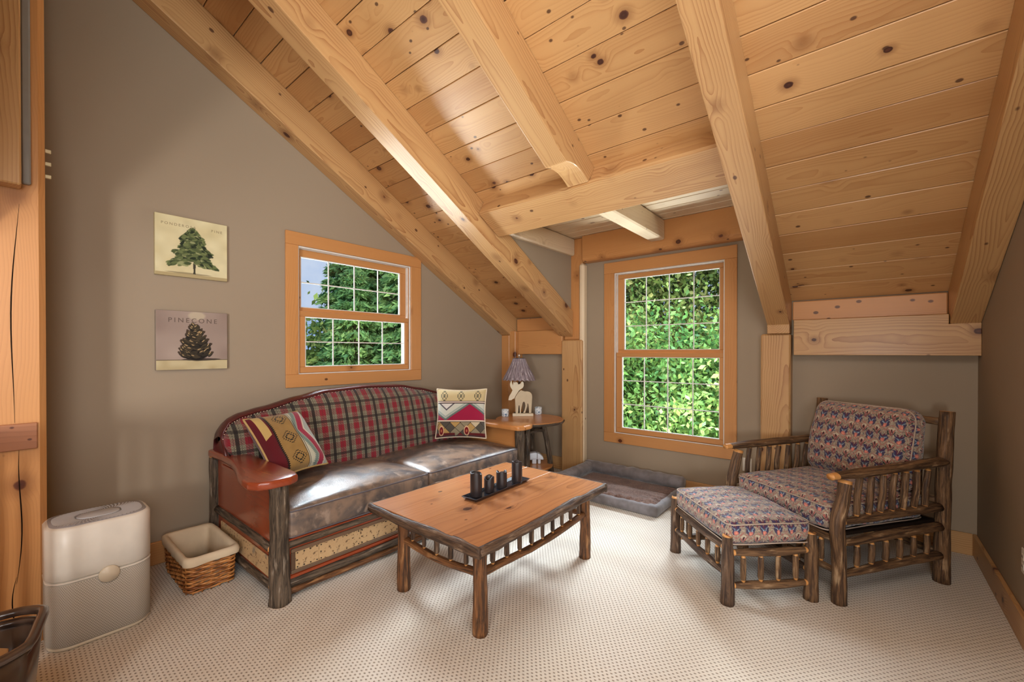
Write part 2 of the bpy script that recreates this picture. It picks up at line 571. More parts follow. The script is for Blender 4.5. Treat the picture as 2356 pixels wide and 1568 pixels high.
def mat_kilim_gold():
    # left pillow: burgundy edge | gold with stepped medallions | lines | pale, teal, crimson | pale
    m = Mat('kilim_gold', 0.92, 0.12, sheen=0.3)
    u, v = m.uv()
    P = m.vec(u, v, 0.0)
    weave = m.noise(P, 260, 2)

    def rng(t, a, b):
        return (t > a) * (t < b)
    gold = m.mix(c8(176, 142, 84), c8(150, 116, 64), m.noise(P, 7, 2))
    t = (v - 0.30) / 0.26
    fu = ((u * 3.0).fr() - 0.5).abs()
    ft = (t - 0.5).abs()
    q = 16.0
    dd = (fu * q).fl() / q + (ft * 0.62 * q).fl() / q
    mot = rng(dd, 0.0, 0.05).mx(rng(dd, 0.11, 0.17)).mx(rng(dd, 0.24, 0.31) * ((fu * 16.0).fr() > 0.4))
    col = m.mix(gold, c8(40, 36, 28), mot * rng(v, 0.30, 0.58))
    burg = m.mix(c8(96, 26, 34), c8(196, 166, 104), ((u * 6.3 + v * 3.0).sin() > 0.1) * rng(v, 0.05, 0.16))
    col = m.mix(col, burg, v < 0.20)
    saw = ((u * 34.0).fr() - 0.5).abs() * 0.05
    col = m.mix(col, c8(34, 26, 24), rng(v + saw, 0.20, 0.235))
    # right part
    tri = ((u * 1.1 + 0.05).fr() - 0.5).abs() * 2.0
    hill = 1.0 - tri
    tz = (v - 0.60) / 0.34
    edge = tz - 0.55 + hill * 0.5
    teeth = ((u * 40.0).fr() - 0.5).abs() * 0.2
    zc = m.mix(c8(204, 204, 184), c8(100, 130, 128), rng(edge + teeth, -0.12, 0.10) * 0.85)
    zc = m.mix(zc, c8(166, 36, 70), rng(edge + teeth * 0.5, 0.10, 0.42))
    zc = m.mix(zc, c8(226, 210, 196), rng(edge, 0.42, 0.48))
    zc = m.mix(zc, c8(176, 186, 178), edge > 0.48)
    col = m.mix(col, zc, v > 0.60)
    for a in (0.585, 0.615):
        col = m.mix(col, c8(70, 54, 44), rng(v, a, a + 0.010))
    col = m.mix(col, (0.06, 0.05, 0.045), weave.ss(0.5, 0.8) * 0.3)
    m.set('Base Color', col)
    m.bump(weave, 0.35, 0.003)
    M['kilim_gold'] = m.m


mat_kilim_gold()


def mat_birch():
    m = Mat('birch_bark', 0.7, 0.25)
    x, y, z = m.xyz()
    P = m.vec(x * 1.0, y * 1.0, z)
    n = m.noise(m.vec(x * 40.0, y * 14.0, z * 60.0), 1.0, 4, 0.6)
    b = m.noise(P, 9, 3)
    col = m.mix(c8(178, 144, 104), c8(206, 174, 130), b)
    col = m.mix(col, c8(80, 56, 38), n.ss(0.56, 0.64) * 0.85)
    col = m.mix(col, c8(150, 134, 112), b.ss(0.6, 0.75))
    m.set('Base Color', col)
    m.bump(n, 0.4, 0.003)
    M['birch_bark'] = m.m


mat_birch()


def mat_wicker():
    m = Mat('wicker', 0.45, 0.4, coat=0.2)
    x, y, z = m.xyz()
    n = m.noise(m.vec(x * 10.0, y * 10.0, z * 60.0), 1.0, 3)
    n2 = m.noise(m.vec(x, y, z), 18, 2)
    col = m.mix(c8(130, 72, 32), c8(216, 148, 82), n.ss(0.35, 0.65))
    col = m.mix(col, c8(96, 50, 24), n2.ss(0.5, 0.7) * 0.6)
    m.set('Base Color', col)
    M['wicker'] = m.m


mat_wicker()


def mat_plush(name, c1, c2, sc=60, rough=0.8, sheen=0.8):
    m = Mat(name, rough, 0.2, sheen=sheen)
    x, y, z = m.xyz()
    P = m.vec(x, y, z)
    n = m.noise(P, sc, 4)
    b = m.noise(P, 8, 2)
    m.set('Base Color', m.mix(c1, c2, (n * 0.6 + b * 0.4).ss(0.35, 0.65)))
    m.bump(n, 0.5, 0.006)
    M[name] = m.m


mat_plush('grey_suede', c8(108, 102, 102), c8(132, 126, 128), 14, 0.55, 0.4)
mat_plush('brown_plush', c8(96, 74, 66), c8(134, 108, 98), 70, 0.95, 0.15)


def mat_meshcloth():
    m = Mat('grille_cloth', 0.8, 0.2)
    u, v = m.uv()
    b = v / 0.0065
    a = (u / 0.0075 + (b.fl() * 0.5).fr()).fr() - 0.5
    b = b.fr() - 0.5
    d = (a * a + b * b).sqrt()
    dot = d.ss(0.24, 0.4, 1.0, 0.0)
    m.set('Base Color', m.mix(c8(204, 196, 184), c8(134, 126, 114), dot * 0.8))
    m.bump(1.0 - dot, 0.4, 0.002)
    M['grille_cloth'] = m.m


mat_meshcloth()


def mat_shade():
    m = Mat('bead_shade', 0.3, 0.6, metal=0.25)
    u, v = m.uv()
    n = m.noise(m.vec(u * 260.0, v * 9.0, 0.0), 1.0, 3)
    n2 = m.noise(m.vec(u * 40.0, v * 14.0, 0.0), 1.0, 2)
    col = m.mix(c8(98, 86, 92), c8(176, 166, 178), n.ss(0.35, 0.6))
    col = m.mix(col, c8(232, 226, 226), (n * 0.5 + n2 * 0.5).ss(0.58, 0.64))
    m.set('Base Color', col)
    m.bump(n, 0.6, 0.004)
    M['bead_shade'] = m.m


mat_shade()


def mat_cup():
    m = Mat('blue_white_ceramic', 0.2, 0.5)
    x, y, z = m.xyz()
    n = m.noise(m.vec(x, y, z), 55, 3, 0.6, 1.0)
    m.set('Base Color', m.mix(c8(226, 232, 236), c8(84, 112, 142), n.ss(0.5, 0.62)))
    M['blue_white_ceramic'] = m.m


mat_cup()


def mat_leaf(name, a, b, c):
    m = Mat(name, 0.6, 0.25)
    g = m.nt.nodes.new('ShaderNodeNewGeometry')
    rp = S(m.nt, g.outputs['Random Per Island'])
    pos = m.sep(g.outputs['Position'])
    n = m.noise(m.vec(*pos), 0.9, 2)
    col = m.mix(a, b, rp)
    col = m.mix(col, c, (rp * 7.3).fr() * n.ss(0.35, 0.7))
    m.set('Base Color', col)
    # leaves let light through
    tr = m.nt.nodes.new('ShaderNodeBsdfTranslucent')
    m.nt.links.new(col.k, tr.inputs['Color'])
    mx = m.nt.nodes.new('ShaderNodeMixShader')
    mx.inputs[0].default_value = 0.4
    out = m.nt.nodes['Material Output']
    m.nt.links.new(m.b.outputs[0], mx.inputs[1])
    m.nt.links.new(tr.outputs[0], mx.inputs[2])
    m.nt.links.new(mx.outputs[0], out.inputs['Surface'])
    M[name] = m.m


mat_leaf('leaf_green', c8(70, 98, 50), c8(134, 160, 80), c8(208, 206, 130))
mat_leaf('leaf_deep', c8(44, 86, 46), c8(92, 136, 66), c8(156, 184, 96))
mat_leaf('needle_green', c8(56, 104, 70), c8(106, 152, 92), c8(164, 196, 116))


def mat_glass():
    m = bpy.data.materials.new('window_glass')
    m.use_nodes = True
    nt = m.node_tree
    nt.nodes.clear()
    o = nt.nodes.new('ShaderNodeOutputMaterial')
    t = nt.nodes.new('ShaderNodeBsdfTransparent')
    t.inputs[0].default_value = (0.97, 0.985, 0.98, 1)
    g = nt.nodes.new('ShaderNodeBsdfGlossy')
    g.inputs['Roughness'].default_value = 0.02
    f = nt.nodes.new('ShaderNodeFresnel')
    f.inputs['IOR'].default_value = 1.3
    mx = nt.nodes.new('ShaderNodeMixShader')
    nt.links.new(f.outputs[0], mx.inputs[0])
    nt.links.new(t.outputs[0], mx.inputs[1])
    nt.links.new(g.outputs[0], mx.inputs[2])
    nt.links.new(mx.outputs[0], o.inputs[0])
    M['window_glass'] = m


mat_glass()


def mat_paint():
    m = Mat('canvas_paint', 0.7, 0.25)
    a = m.nt.nodes.new('ShaderNodeVertexColor')
    a.layer_name = 'paint'
    c = S(m.nt, a.outputs['Color'])
    m.set('Base Color', c)
    x, y, z = m.xyz()
    m.bump(m.noise(m.vec(x, y, z), 400, 2), 0.2, 0.001)
    M['canvas_paint'] = m.m


mat_paint()
plain('canvas_edge', c8(196, 180, 140), 0.8, 0.2)
plain('canvas_edge_grey', c8(150, 136, 122), 0.8, 0.2)
plain('letter_ink', c8(150, 134, 104), 0.8, 0.2)
plain('letter_brown', c8(104, 88, 80), 0.8, 0.2)

# ------------------------------------------------------------------ object helpers
WORLD_ROOT = {}


def place(o, parent=None):
    COL.objects.link(o)
    if parent is not None:
        o.parent = parent
        if parent.name in WORLD_ROOT:      # children are given in world coordinates
            o.matrix_parent_inverse = Matrix.Translation(-WORLD_ROOT[parent.name])
    return o


def tag(o, label=None, cat=None, group=None, kind=None):
    if label: o['label'] = label
    if cat: o['category'] = cat
    if group: o['group'] = group
    if kind: o['kind'] = kind
    return o


def thing(name, label, cat, loc=(0, 0, 0), rz=0.0, group=None, kind=None, world=False):
    o = bpy.data.objects.new(name, None)
    o.empty_display_size = 0.1
    COL.objects.link(o)
    o.location = loc
    o.rotation_euler = (0, 0, rz)
    if world:
        WORLD_ROOT[o.name] = Vector(loc)
    return tag(o, label, cat, group, kind)


def mesh(name, verts, faces, mats, parent=None, smooth=True, uvs=None, midx=None, loc=None, rot=None, mat4=None):
    me = bpy.data.meshes.new(name)
    me.from_pydata([tuple(v) for v in verts], [], faces)
    if not isinstance(mats, (list, tuple)):
        mats = [mats]
    for m in mats:
        me.materials.append(M[m])
    if smooth:
        me.polygons.foreach_set('use_smooth', [True] * len(me.polygons))
    if midx is not None:
        me.polygons.foreach_set('material_index', midx)
    if uvs is not None:
        l = me.uv_layers.new(name='uv')
        if len(uvs) == len(verts):
            flat = [c for lp in me.loops for c in uvs[lp.vertex_index]]
        else:
            flat = [c for t in uvs for c in t]
        l.data.foreach_set('uv', flat)
    me.update()
    o = bpy.data.objects.new(name, me)
    place(o, parent)
    if loc is not None: o.location = loc
    if rot is not None: o.rotation_euler = rot
    if mat4 is not None: o.matrix_basis = mat4
    return o


BOXC = {}


def box_data(name, L, W, H, bev, mat):
    key = (round(L, 4), round(W, 4), round(H, 4), round(bev, 4), mat)
    if key in BOXC:
        return BOXC[key]
    bm = bmesh.new()
    bmesh.ops.create_cube(bm, size=1)
    for v in bm.verts:
        v.co = Vector((v.co.x * L, v.co.y * W, v.co.z * H))
    if bev > 0:
        bmesh.ops.bevel(bm, geom=bm.edges[:], offset=min(bev, min(L, W, H) * 0.45), segments=1, affect='EDGES', profile=0.6)
    me = bpy.data.meshes.new(name)
    bm.to_mesh(me)
    bm.free()
    me.materials.append(M[mat])
    BOXC[key] = me
    return me


ROTS = {'x': Matrix.Identity(3), 'y': Matrix.Rotation(PI / 2, 3, 'Z'), 'z': Matrix.Rotation(-PI / 2, 3, 'Y')}


def box(name, x0, x1, y0, y1, z0, z1, mat, parent=None, grain=None, bev=0.004):
    """box between two corners; the wood grain runs along the given axis (local X)"""
    dx, dy, dz = abs(x1 - x0), abs(y1 - y0), abs(z1 - z0)
    if grain is None:
        grain = 'x' if dx >= dy and dx >= dz else ('y' if dy >= dz else 'z')
    L, W, H = {'x': (dx, dy, dz), 'y': (dy, dx, dz), 'z': (dz, dy, dx)}[grain]
    o = bpy.data.objects.new(name, box_data(name, L, W, H, bev, mat))
    place(o, parent)
    c = Vector(((x0 + x1) / 2, (y0 + y1) / 2, (z0 + z1) / 2))
    o.matrix_basis = Matrix.Translation(c) @ ROTS[grain].to_4x4()
    return o


def prism(name, poly, axis, a, b, mat, parent=None, bev=0.0, smooth=False, grain=None):
    """extrude a polygon: axis 'x' -> poly is (y, z); 'y' -> (x, z); 'z' -> (x, y)"""
    f = {'x': lambda p, t: (t, p[0], p[1]), 'y': lambda p, t: (p[0], t, p[1]), 'z': lambda p, t: (p[0], p[1], t)}[axis]
    n = len(poly)
    bm = bmesh.new()
    va = [bm.verts.new(f(p, a)) for p in poly]
    vb = [bm.verts.new(f(p, b)) for p in poly]
    bm.faces.new(va)
    bm.faces.new(list(reversed(vb)))
    for i in range(n):
        j = (i + 1) % n
        bm.faces.new((va[j], va[i], vb[i], vb[j]))
    bmesh.ops.recalc_face_normals(bm, faces=bm.faces[:])
    if bev:
        bmesh.ops.bevel(bm, geom=bm.edges[:], offset=bev, segments=2, affect='EDGES', profile=0.6)
    rot = Matrix.Identity(4)
    if grain is not None:        # grain: a 3x3 whose X is the grain direction in world space
        rot = grain.to_4x4()
        c = sum((v.co for v in bm.verts), Vector()) / len(bm.verts)
        inv = rot.inverted()
        for v in bm.verts:
            v.co = inv @ (v.co - c)
        rot = Matrix.Translation(c) @ rot
    me = bpy.data.meshes.new(name)
    bm.to_mesh(me)
    bm.free()
    me.materials.append(M[mat])
    if smooth:
        me.polygons.foreach_set('use_smooth', [True] * len(me.polygons))
    o = bpy.data.objects.new(name, me)
    place(o, parent)
    o.matrix_basis = rot
    return o


def catmull(pts, n):
    P = [Vector(p) for p in pts]
    if len(P) == 2:
        return [P[0].lerp(P[1], i / n) for i in range(n + 1)]
    out = []
    Q = [P[0] * 2 - P[1]] + P + [P[-1] * 2 - P[-2]]
    k = len(P) - 1
    for i in range(n + 1):
        t = i / n * k
        s = min(int(t), k - 1)
        f = t - s
        a, b, c, d = Q[s:s + 4]
        out.append(0.5 * ((2 * b) + (c - a) * f + (2 * a - 5 * b + 4 * c - d) * f * f + (3 * b - a - 3 * c + d) * f ** 3))
    return out


def tube_data(pts, rad, seg=12, n=10, rough=0.0, seed=0.0, sx=1.0, sy=1.0, cap=True, close=False, tips=(0, 0), up=None):
    """returns verts, faces, uvs, midx; rad is a list spread over the length; tips = tenon length at each end"""
    path = catmull(pts, n) if not close else [Vector(p) for p in pts]
    if len(path) < 2: path = [Vector(p) for p in pts]
    N = len(path)
    tot = [0.0]
    for i in range(1, N):
        tot.append(tot[-1] + (path[i] - path[i - 1]).length)
    Lh = tot[-1]
    rr = []
    for i in range(N):
        t = tot[i] / Lh * (len(rad) - 1)
        k = min(int(t), len(rad) - 2) if len(rad) > 1 else 0
        rr.append(rad[k] + (rad[min(k + 1, len(rad) - 1)] - rad[k]) * (t - k))
    verts, uvs, faces, midx = [], [], [], []
    tan = []
    for i in range(N):
        a = path[(i - 1) % N] if (i > 0 or close) else path[i]
        b = path[(i + 1) % N] if (i < N - 1 or close) else path[i]
        tan.append((b - a).normalized())
    ref = Vector(up) if up else (Vector((0, 0, 1)) if abs(tan[0].z) < 0.9 else Vector((1, 0, 0)))
    rings = []
    for i in range(N):
        if i or True:
            u_ = (ref - tan[i] * ref.dot(tan[i]))
            if u_.length < 1e-5:
                u_ = tan[i].orthogonal()
            u_.normalize()
            if not up: ref = u_
        v_ = tan[i].cross(u_)
        ring = []
        for j in range(seg):
            an = 2 * PI * j / seg
            q = Vector((math.cos(an) * 1.3, math.sin(an) * 1.3, tot[i] * 9 + seed))
            r_ = rr[i] * (1 + rough * noise.noise(q) * 1.6)
            p = path[i] + u_ * (math.cos(an) * r_ * sx) + v_ * (math.sin(an) * r_ * sy)
            ring.append(len(verts))
            verts.append(p)
            uvs.append((j / seg * 2 * PI * max(rad), tot[i]))
        rings.append(ring)
    cnt = N if close else N - 1
    fuv = []
    W = 2 * PI * max(rad)
    for i in range(cnt):
        a, b = rings[i], rings[(i + 1) % N]
        tl = tot[i] if True else 0
        tm = (tot[i] + tot[min(i + 1, N - 1)]) / 2
        mi = 1 if (tm < tips[0] or tm > Lh - tips[1]) else 0
        for j in range(seg):
            k = (j + 1) % seg
            faces.append((a[j], a[k], b[k], b[j]))
            t2 = tot[i + 1] if i + 1 < N else Lh
            fuv += [(j / seg * W, tl), ((j + 1) / seg * W, tl), ((j + 1) / seg * W, t2), (j / seg * W, t2)]
            midx.append(mi)
    if cap and not close:
        faces.append(tuple(reversed(rings[0])))
        fuv += [(0.3 + 0.01 * q, 0.0) for q in range(seg)]
        midx.append(1)
        faces.append(tuple(rings[-1]))
        fuv += [(0.3 + 0.01 * q, 0.0) for q in range(seg)]
        midx.append(1)
    return verts, faces, fuv, midx


def log(name, pts, rad, mats=('hickory_bark', 'tenon_wood'), parent=None, **kw):
    kw.setdefault('rough', 0.12)
    kw.setdefault('seed', random.random() * 50)
    v, f, uv, mi = tube_data(pts, rad, **kw)
    return mesh(name, v, f, list(mats), parent, uvs=uv, midx=mi)


def stick(name, a, b, r, parent, mats=('hickory_bark', 'tenon_wood'), taper=0.55, tip=0.02, bow=0.0, seg=8, sx=1.0, up=None):
    """a spindle: barked middle with whittled pale tenon tips"""
    a, b = Vector(a), Vector(b)
    L = (b - a).length
    d = (b - a) / L
    side = d.orthogonal().normalized() * bow
    pts = [a, a + d * tip, a + d * tip * 1.5, (a + b) / 2 + side, b - d * tip * 1.5, b - d * tip, b]
    path = pts
    v, f, uv, mi = [], [], [], []
    rad = [r * taper, r * (taper + 0.25), r, r * 1.03, r, r * (taper + 0.25), r * taper]
    tot, N = 0, len(pts)
    ref = Vector(up) if up else d.orthogonal().normalized()
    ref = (ref - d * ref.dot(d)).normalized()
    o2 = d.cross(ref)
    sd = random.random() * 40
    ln = [0]
    for i in range(1, N): ln.append(ln[-1] + (pts[i] - pts[i - 1]).length)
    for i in range(N):
        for j in range(seg):
            an = 2 * PI * j / seg
            rr = rad[i] * (1 + 0.16 * noise.noise(Vector((math.cos(an), math.sin(an), i * 1.7 + sd))))
            v.append(path[i] + ref * math.cos(an) * rr * sx + o2 * math.sin(an) * rr)
    for i in range(N - 1):
        for j in range(seg):
            k = (j + 1) % seg
            f.append((i * seg + j, i * seg + k, (i + 1) * seg + k, (i + 1) * seg + j))
            W = 2 * PI * r
            uv += [(j / seg * W, ln[i]), ((j + 1) / seg * W, ln[i]), ((j + 1) / seg * W, ln[i + 1]), (j / seg * W, ln[i + 1])]
            mi.append(1 if i in (0, 1, N - 2, N - 3) and not (i == 1 or i == N - 3) else 0)
    f.append(tuple(range(seg - 1, -1, -1)))
    f.append(tuple(range((N - 1) * seg, N * seg)))
    uv += [(0, 0)] * (2 * seg)
    mi += [1, 1]
    return mesh(name, v, f, list(mats), parent, uvs=uv, midx=mi)


def lathe(name, prof, mat, parent=None, seg=24, loc=None, wob=None, smooth=True, midx=None, mats=None):
    v, f, uv = [], [], []
    for i, (r, z) in enumerate(prof):
        for j in range(seg):
            a = 2 * PI * j / seg
            rr, zz = (r, z) if wob is None else wob(i, a, r, z)
            v.append((rr * math.cos(a), rr * math.sin(a), zz))
            uv.append((j / seg, i / len(prof)))
    for i in range(len(prof) - 1):
        for j in range(seg):
            k = (j + 1) % seg
            f.append((i * seg + j, i * seg + k, (i + 1) * seg + k, (i + 1) * seg + j))
    mi = None
    if midx:
        mi = [midx[i] for i in range(len(prof) - 1) for j in range(seg)]
    if prof[0][0] > 0:
        f.append(tuple(range(seg - 1, -1, -1)))
        if mi is not None: mi.append(midx[0])
    if prof[-1][0] > 0:
        f.append(tuple(range((len(prof) - 1) * seg, len(prof) * seg)))
        if mi is not None: mi.append(midx[-1])
    return mesh(name, v, f, mats or mat, parent, smooth=smooth, uvs=uv, midx=mi, loc=loc)


def cushion(name, sx, sy, sz, mat, parent=None, r=0.03, crown=0.03, n=(26, 26, 6), wr=0.0, wf=8.0, loc=(0, 0, 0), rot=(0, 0, 0), bottom=0.3, uvs=1.0, side_bulge=0.01, seed=0):
    """box cushion, centred, with rounded edges and a crowned top"""
    V, F, UV, idx = [], [], [], {}
    h = (sx / 2, sy / 2, sz / 2)

    def pt(x, y, z):
        key = (round(x, 5), round(y, 5), round(z, 5))
        if key in idx:
            return idx[key]
        p = Vector((x * h[0], y * h[1], z * h[2]))
        q = Vector((max(-h[0] + r, min(h[0] - r, p.x)), max(-h[1] + r, min(h[1] - r, p.y)), max(-h[2] + r, min(h[2] - r, p.z))))
        d = p - q
        if d.length > 1e-6 and sum(1 for c in d if abs(c) > 1e-6) > 1:
            p = q + d.normalized() * r
        c = (1 - x * x) * (1 - y * y)
        top = max(0, z)
        p.z += crown * (c ** 0.6) * (top - max(0, -z) * bottom)
        e = 1 - z * z
        p.x += side_bulge * x * e * (1 - y * y)
        p.y += side_bulge * y * e * (1 - x * x)
        if wr:
            p += Vector((0, 0, 1)) * wr * noise.noise(Vector((p.x * wf, p.y * wf, p.z * wf + seed))) + p.normalized() * wr * 0.6 * noise.noise(Vector((p.y * wf, p.z * wf, p.x * wf + seed)))
        idx[key] = len(V)
        V.append(p)
        return idx[key]

    def lin(k):
        # denser near the edges
        return [math.sin((i / k - 0.5) * PI) * 0.35 + (i / k * 2 - 1) * 0.65 for i in range(k + 1)]
    X, Y, Z = lin(n[0]), lin(n[1]), lin(n[2])
    for s in (1, -1):
        for A, B, fn, fu in ((X, Y, lambda a, b: (a, b, s), lambda a, b: (a * h[0], b * h[1])),
                             (X, Z, lambda a, b: (a, s, b), lambda a, b: (a * h[0], b * h[2] + h[1])),
                             (Y, Z, lambda a, b: (s, a, b), lambda a, b: (a * h[1] + 0.37, b * h[2] + 0.2))):
            for i in range(len(A) - 1):
                for j in range(len(B) - 1):
                    q = [(A[i], B[j]), (A[i + 1], B[j]), (A[i + 1], B[j + 1]), (A[i], B[j + 1])]
                    ids = [pt(*fn(*c)) for c in q]
                    uvq = [tuple(t * uvs for t in fu(*c)) for c in q]
                    F.append(tuple(ids))
                    UV += uvq
    o = mesh(name, V, F, mat, parent, uvs=UV, loc=loc, rot=rot)
    bm = bmesh.new()
    bm.from_mesh(o.data)
    bmesh.ops.recalc_face_normals(bm, faces=bm.faces[:])
    bm.to_mesh(o.data)
    bm.free()
    return o


def rrect(sx, sy, r, n=5, z=0.0):
    out = []
    for cx, cy, a0 in ((sx / 2 - r, sy / 2 - r, 0), (-sx / 2 + r, sy / 2 - r, 90), (-sx / 2 + r, -sy / 2 + r, 180), (sx / 2 - r, -sy / 2 + r, 270)):
        for i in range(n + 1):
            a = R(a0 + 90 * i / n)
            out.append(Vector((cx + r * math.cos(a), cy + r * math.sin(a), z)))
    return out


def piping(name, loop, r, mat, parent, loc=(0, 0, 0), rot=(0, 0, 0)):
    # subdivide the loop so that it stays round
    v, f, uv, mi = tube_data(loop, [r], seg=6, close=True, cap=False)
    return mesh(name, v, f, [mat, mat], parent, uvs=uv, midx=mi, loc=loc, rot=rot)


# ------------------------------------------------------------------ room shell
XL, YB, XR = -3.469, 4.119, 0.578
SL, ZC, ZR = 0.566, 4.082, 3.802       # slope; ceiling plane z = ZC - SL*y ; rafter undersides z = ZR - SL*y
RIDGE = -0.35
ZRIDGE = ZC - SL * RIDGE
XE, YN = 4.2, -3.4                     # far ends of the loft behind the camera


def zc(y):
    return ZC - SL * y if y > RIDGE else ZRIDGE - SL * (RIDGE - y)


# floor
fl = box('floor', XL - 0.2, XE + 0.1, YN - 0.1, YB + 0.2, -0.12, 0.0, 'carpet', bev=0)
fl.matrix_basis = Matrix.Translation(((XL - 0.2 + XE + 0.1) / 2, (YN - 0.1 + YB + 0.2) / 2, -0.06))
tag(fl, 'light beige dotted loop carpet covering the whole loft floor', 'floor', kind='structure')


def wall_mesh(name, quads, mat, label):
    """quads: list of 8-corner prisms given as (list of 4 (a,b)), axis, t0, t1"""
    bm = bmesh.new()
    for poly, axis, a, b in quads:
        f = {'x': lambda p, t: (t, p[0], p[1]), 'y': lambda p, t: (p[0], t, p[1]), 'z': lambda p, t: (p[0], p[1], t)}[axis]
        va = [bm.verts.new(f(p, a)) for p in poly]
        vb = [bm.verts.new(f(p, b)) for p in poly]
        bm.faces.new(va)
        bm.faces.new(list(reversed(vb)))
        for i in range(len(poly)):
            j = (i + 1) % len(poly)
            bm.faces.new((va[j], va[i], vb[i], vb[j]))
    bmesh.ops.recalc_face_normals(bm, faces=bm.faces[:])
    me = bpy.data.meshes.new(name)
    bm.to_mesh(me)
    bm.free()
    me.materials.append(M[mat])
    o = bpy.data.objects.new(name, me)
    COL.objects.link(o)
    return tag(o, label, 'wall', kind='structure')


# window openings
W1 = (1.505, 2.605, 1.165, 2.200)      # y0 y1 z0 z1 in the left wall
W2 = (-2.025, -0.950, 0.495, 2.178)    # x0 x1 z0 z1 in the back wall
tw = XL - 0.16
wall_mesh('wall_left', [
    ([(YN, 0), (RIDGE, 0), (RIDGE, zc(RIDGE)), (YN, zc(YN))], 'x', tw, XL),
    ([(RIDGE, 0), (W1[0], 0), (W1[0], zc(W1[0])), (RIDGE, zc(RIDGE))], 'x', tw, XL),
    ([(W1[0], 0), (W1[1], 0), (W1[1], W1[2]), (W1[0], W1[2])], 'x', tw, XL),
    ([(W1[0], W1[3]), (W1[1], W1[3]), (W1[1], zc(W1[1])), (W1[0], zc(W1[0]))], 'x', tw, XL),
    ([(W1[1], 0), (YB + 0.16, 0), (YB + 0.16, zc(YB + 0.16)), (W1[1], zc(W1[1]))], 'x', tw, XL),
], 'wall_paint', 'taupe painted gable wall with the small window and two pictures')
DX0, DX1 = -2.60, -0.60               # dormer sides
DZ = 2.595                            # dormer ceiling
wall_mesh('wall_back', [
    ([(XL, 0), (DX0, 0), (DX0, 1.80), (XL, 1.80)], 'y', YB, YB + 0.16),
    ([(DX0, 0), (W2[0], 0), (W2[0], 2.75), (DX0, 2.75)], 'y', YB, YB + 0.16),
    ([(W2[0], 0), (W2[1], 0), (W2[1], W2[2]), (W2[0], W2[2])], 'y', YB, YB + 0.16),
    ([(W2[0], W2[3]), (W2[1], W2[3]), (W2[1], 2.75), (W2[0], 2.75)], 'y', YB, YB + 0.16),
    ([(W2[1], 0), (DX1 + 0.02, 0), (DX1 + 0.02, 2.75), (W2[1], 2.75)], 'y', YB, YB + 0.16),
    ([(DX1 + 0.02, 0), (XR + 0.1, 0), (XR + 0.1, 1.80), (DX1 + 0.02, 1.80)], 'y', YB, YB + 0.16),
], 'wall_paint', 'taupe painted low eave wall holding the tall dormer window')
wall_mesh('wall_right', [([(1.7, 0), (YB, 0), (YB, zc(YB) + 0.02), (1.7, zc(1.7) + 0.02)], 'x', XR, XR + 0.12)],
          'wall_paint', 'taupe painted wall on the right behind the armchair')
wall_mesh('wall_dormer_left', [([(2.66, zc(2.66) - 0.02), (YB, zc(YB) - 0.02), (YB, 2.64), (2.66, 2.64)], 'x', DX0 - 0.06, -2.505)],
          'wall_paint', 'small triangular taupe cheek wall of the dormer, left of the tall window')
wall_mesh('wall_dormer_right', [([(2.66, zc(2.66) - 0.02), (YB, zc(YB) - 0.02), (YB, 2.64), (2.66, 2.64)], 'x', DX1 + 0.02, DX1 + 0.08)],
          'wall_paint', 'small triangular taupe cheek wall of the dormer, right side')
wall_mesh('wall_rear', [([(XL, 0), (XE, 0), (XE, zc(YN)), (XL, zc(YN))], 'y', YN - 0.12, YN)],
          'rear_paint', 'pale painted wall of the loft behind the camera')
wall_mesh('wall_far_right', [([(YN, 0), (RIDGE, 0), (RIDGE, zc(RIDGE)), (YN, zc(YN))], 'x', XE, XE + 0.12),
                             ([(RIDGE, 0), (YB, 0), (YB, zc(YB)), (RIDGE, zc(RIDGE))], 'x', XE, XE + 0.12),
                             ([(XR + 0.12, 0), (XE, 0), (XE, zc(YB)), (XR + 0.12, zc(YB))], 'y', YB, YB + 0.12)],
          'rear_paint', 'pale painted gable wall at the far end of the loft')

# roof deck over the planks (keeps the daylight out)
t0, t1 = 0.035, 0.16
rq = []
for (xa, xb, ya, yb) in ((XL - 0.2, DX0, RIDGE, YB + 0.5), (DX0, DX1 + 0.02, RIDGE, 2.66), (DX1 + 0.02, XE + 0.2, RIDGE, YB + 0.5)):
    rq.append(([(ya, ZC - SL * ya + t0), (yb, ZC - SL * yb + t0), (yb, ZC - SL * yb + t1), (ya, ZC - SL * ya + t1)], 'x', xa, xb))
rq.append(([(RIDGE, ZRIDGE + t0), (YN - 0.2, zc(YN - 0.2) + t0), (YN - 0.2, zc(YN - 0.2) + t1), (RIDGE, ZRIDGE + t1)], 'x', XL - 0.2, XE + 0.2))
rq.append(([(2.70, DZ + 0.035), (YB + 0.4, DZ + 0.035), (YB + 0.4, DZ + 0.14), (2.70, DZ + 0.14)], 'x', DX0 - 0.1, DX1 + 0.12))
o = wall_mesh('roof_deck', rq, 'pine_plank', 'sloping pine roof deck above the ceiling boards')
o['category'] = 'roof'

# ceiling boards, one by one
ceil = thing('ceiling', 'sloping ceiling of knotty pine boards between the heavy rafters', 'ceiling', (-1.5, 2, 3), kind='structure', world=True)
ang = -math.atan(SL)
PIT = 0.1712
cosA = math.cos(ang)


def plank(xa, xb, ya, yb, parent=ceil):
    ym = (ya + yb) / 2
    L, W = xb - xa, (yb - ya) / cosA - 0.0035
    me = box_data('plank', L, W, 0.024, 0.0032, 'pine_plank')
    o = bpy.data.objects.new('plank', me)
    place(o, parent)
    zz = ZC - SL * ym
    jig = random.uniform(-0.0012, 0.0012)
    o.matrix_basis = (Matrix.Translation((xa / 2 + xb / 2, ym, zz + 0.012 / cosA + jig)) @ Matrix.Rotation(ang, 4, 'X'))
    return o


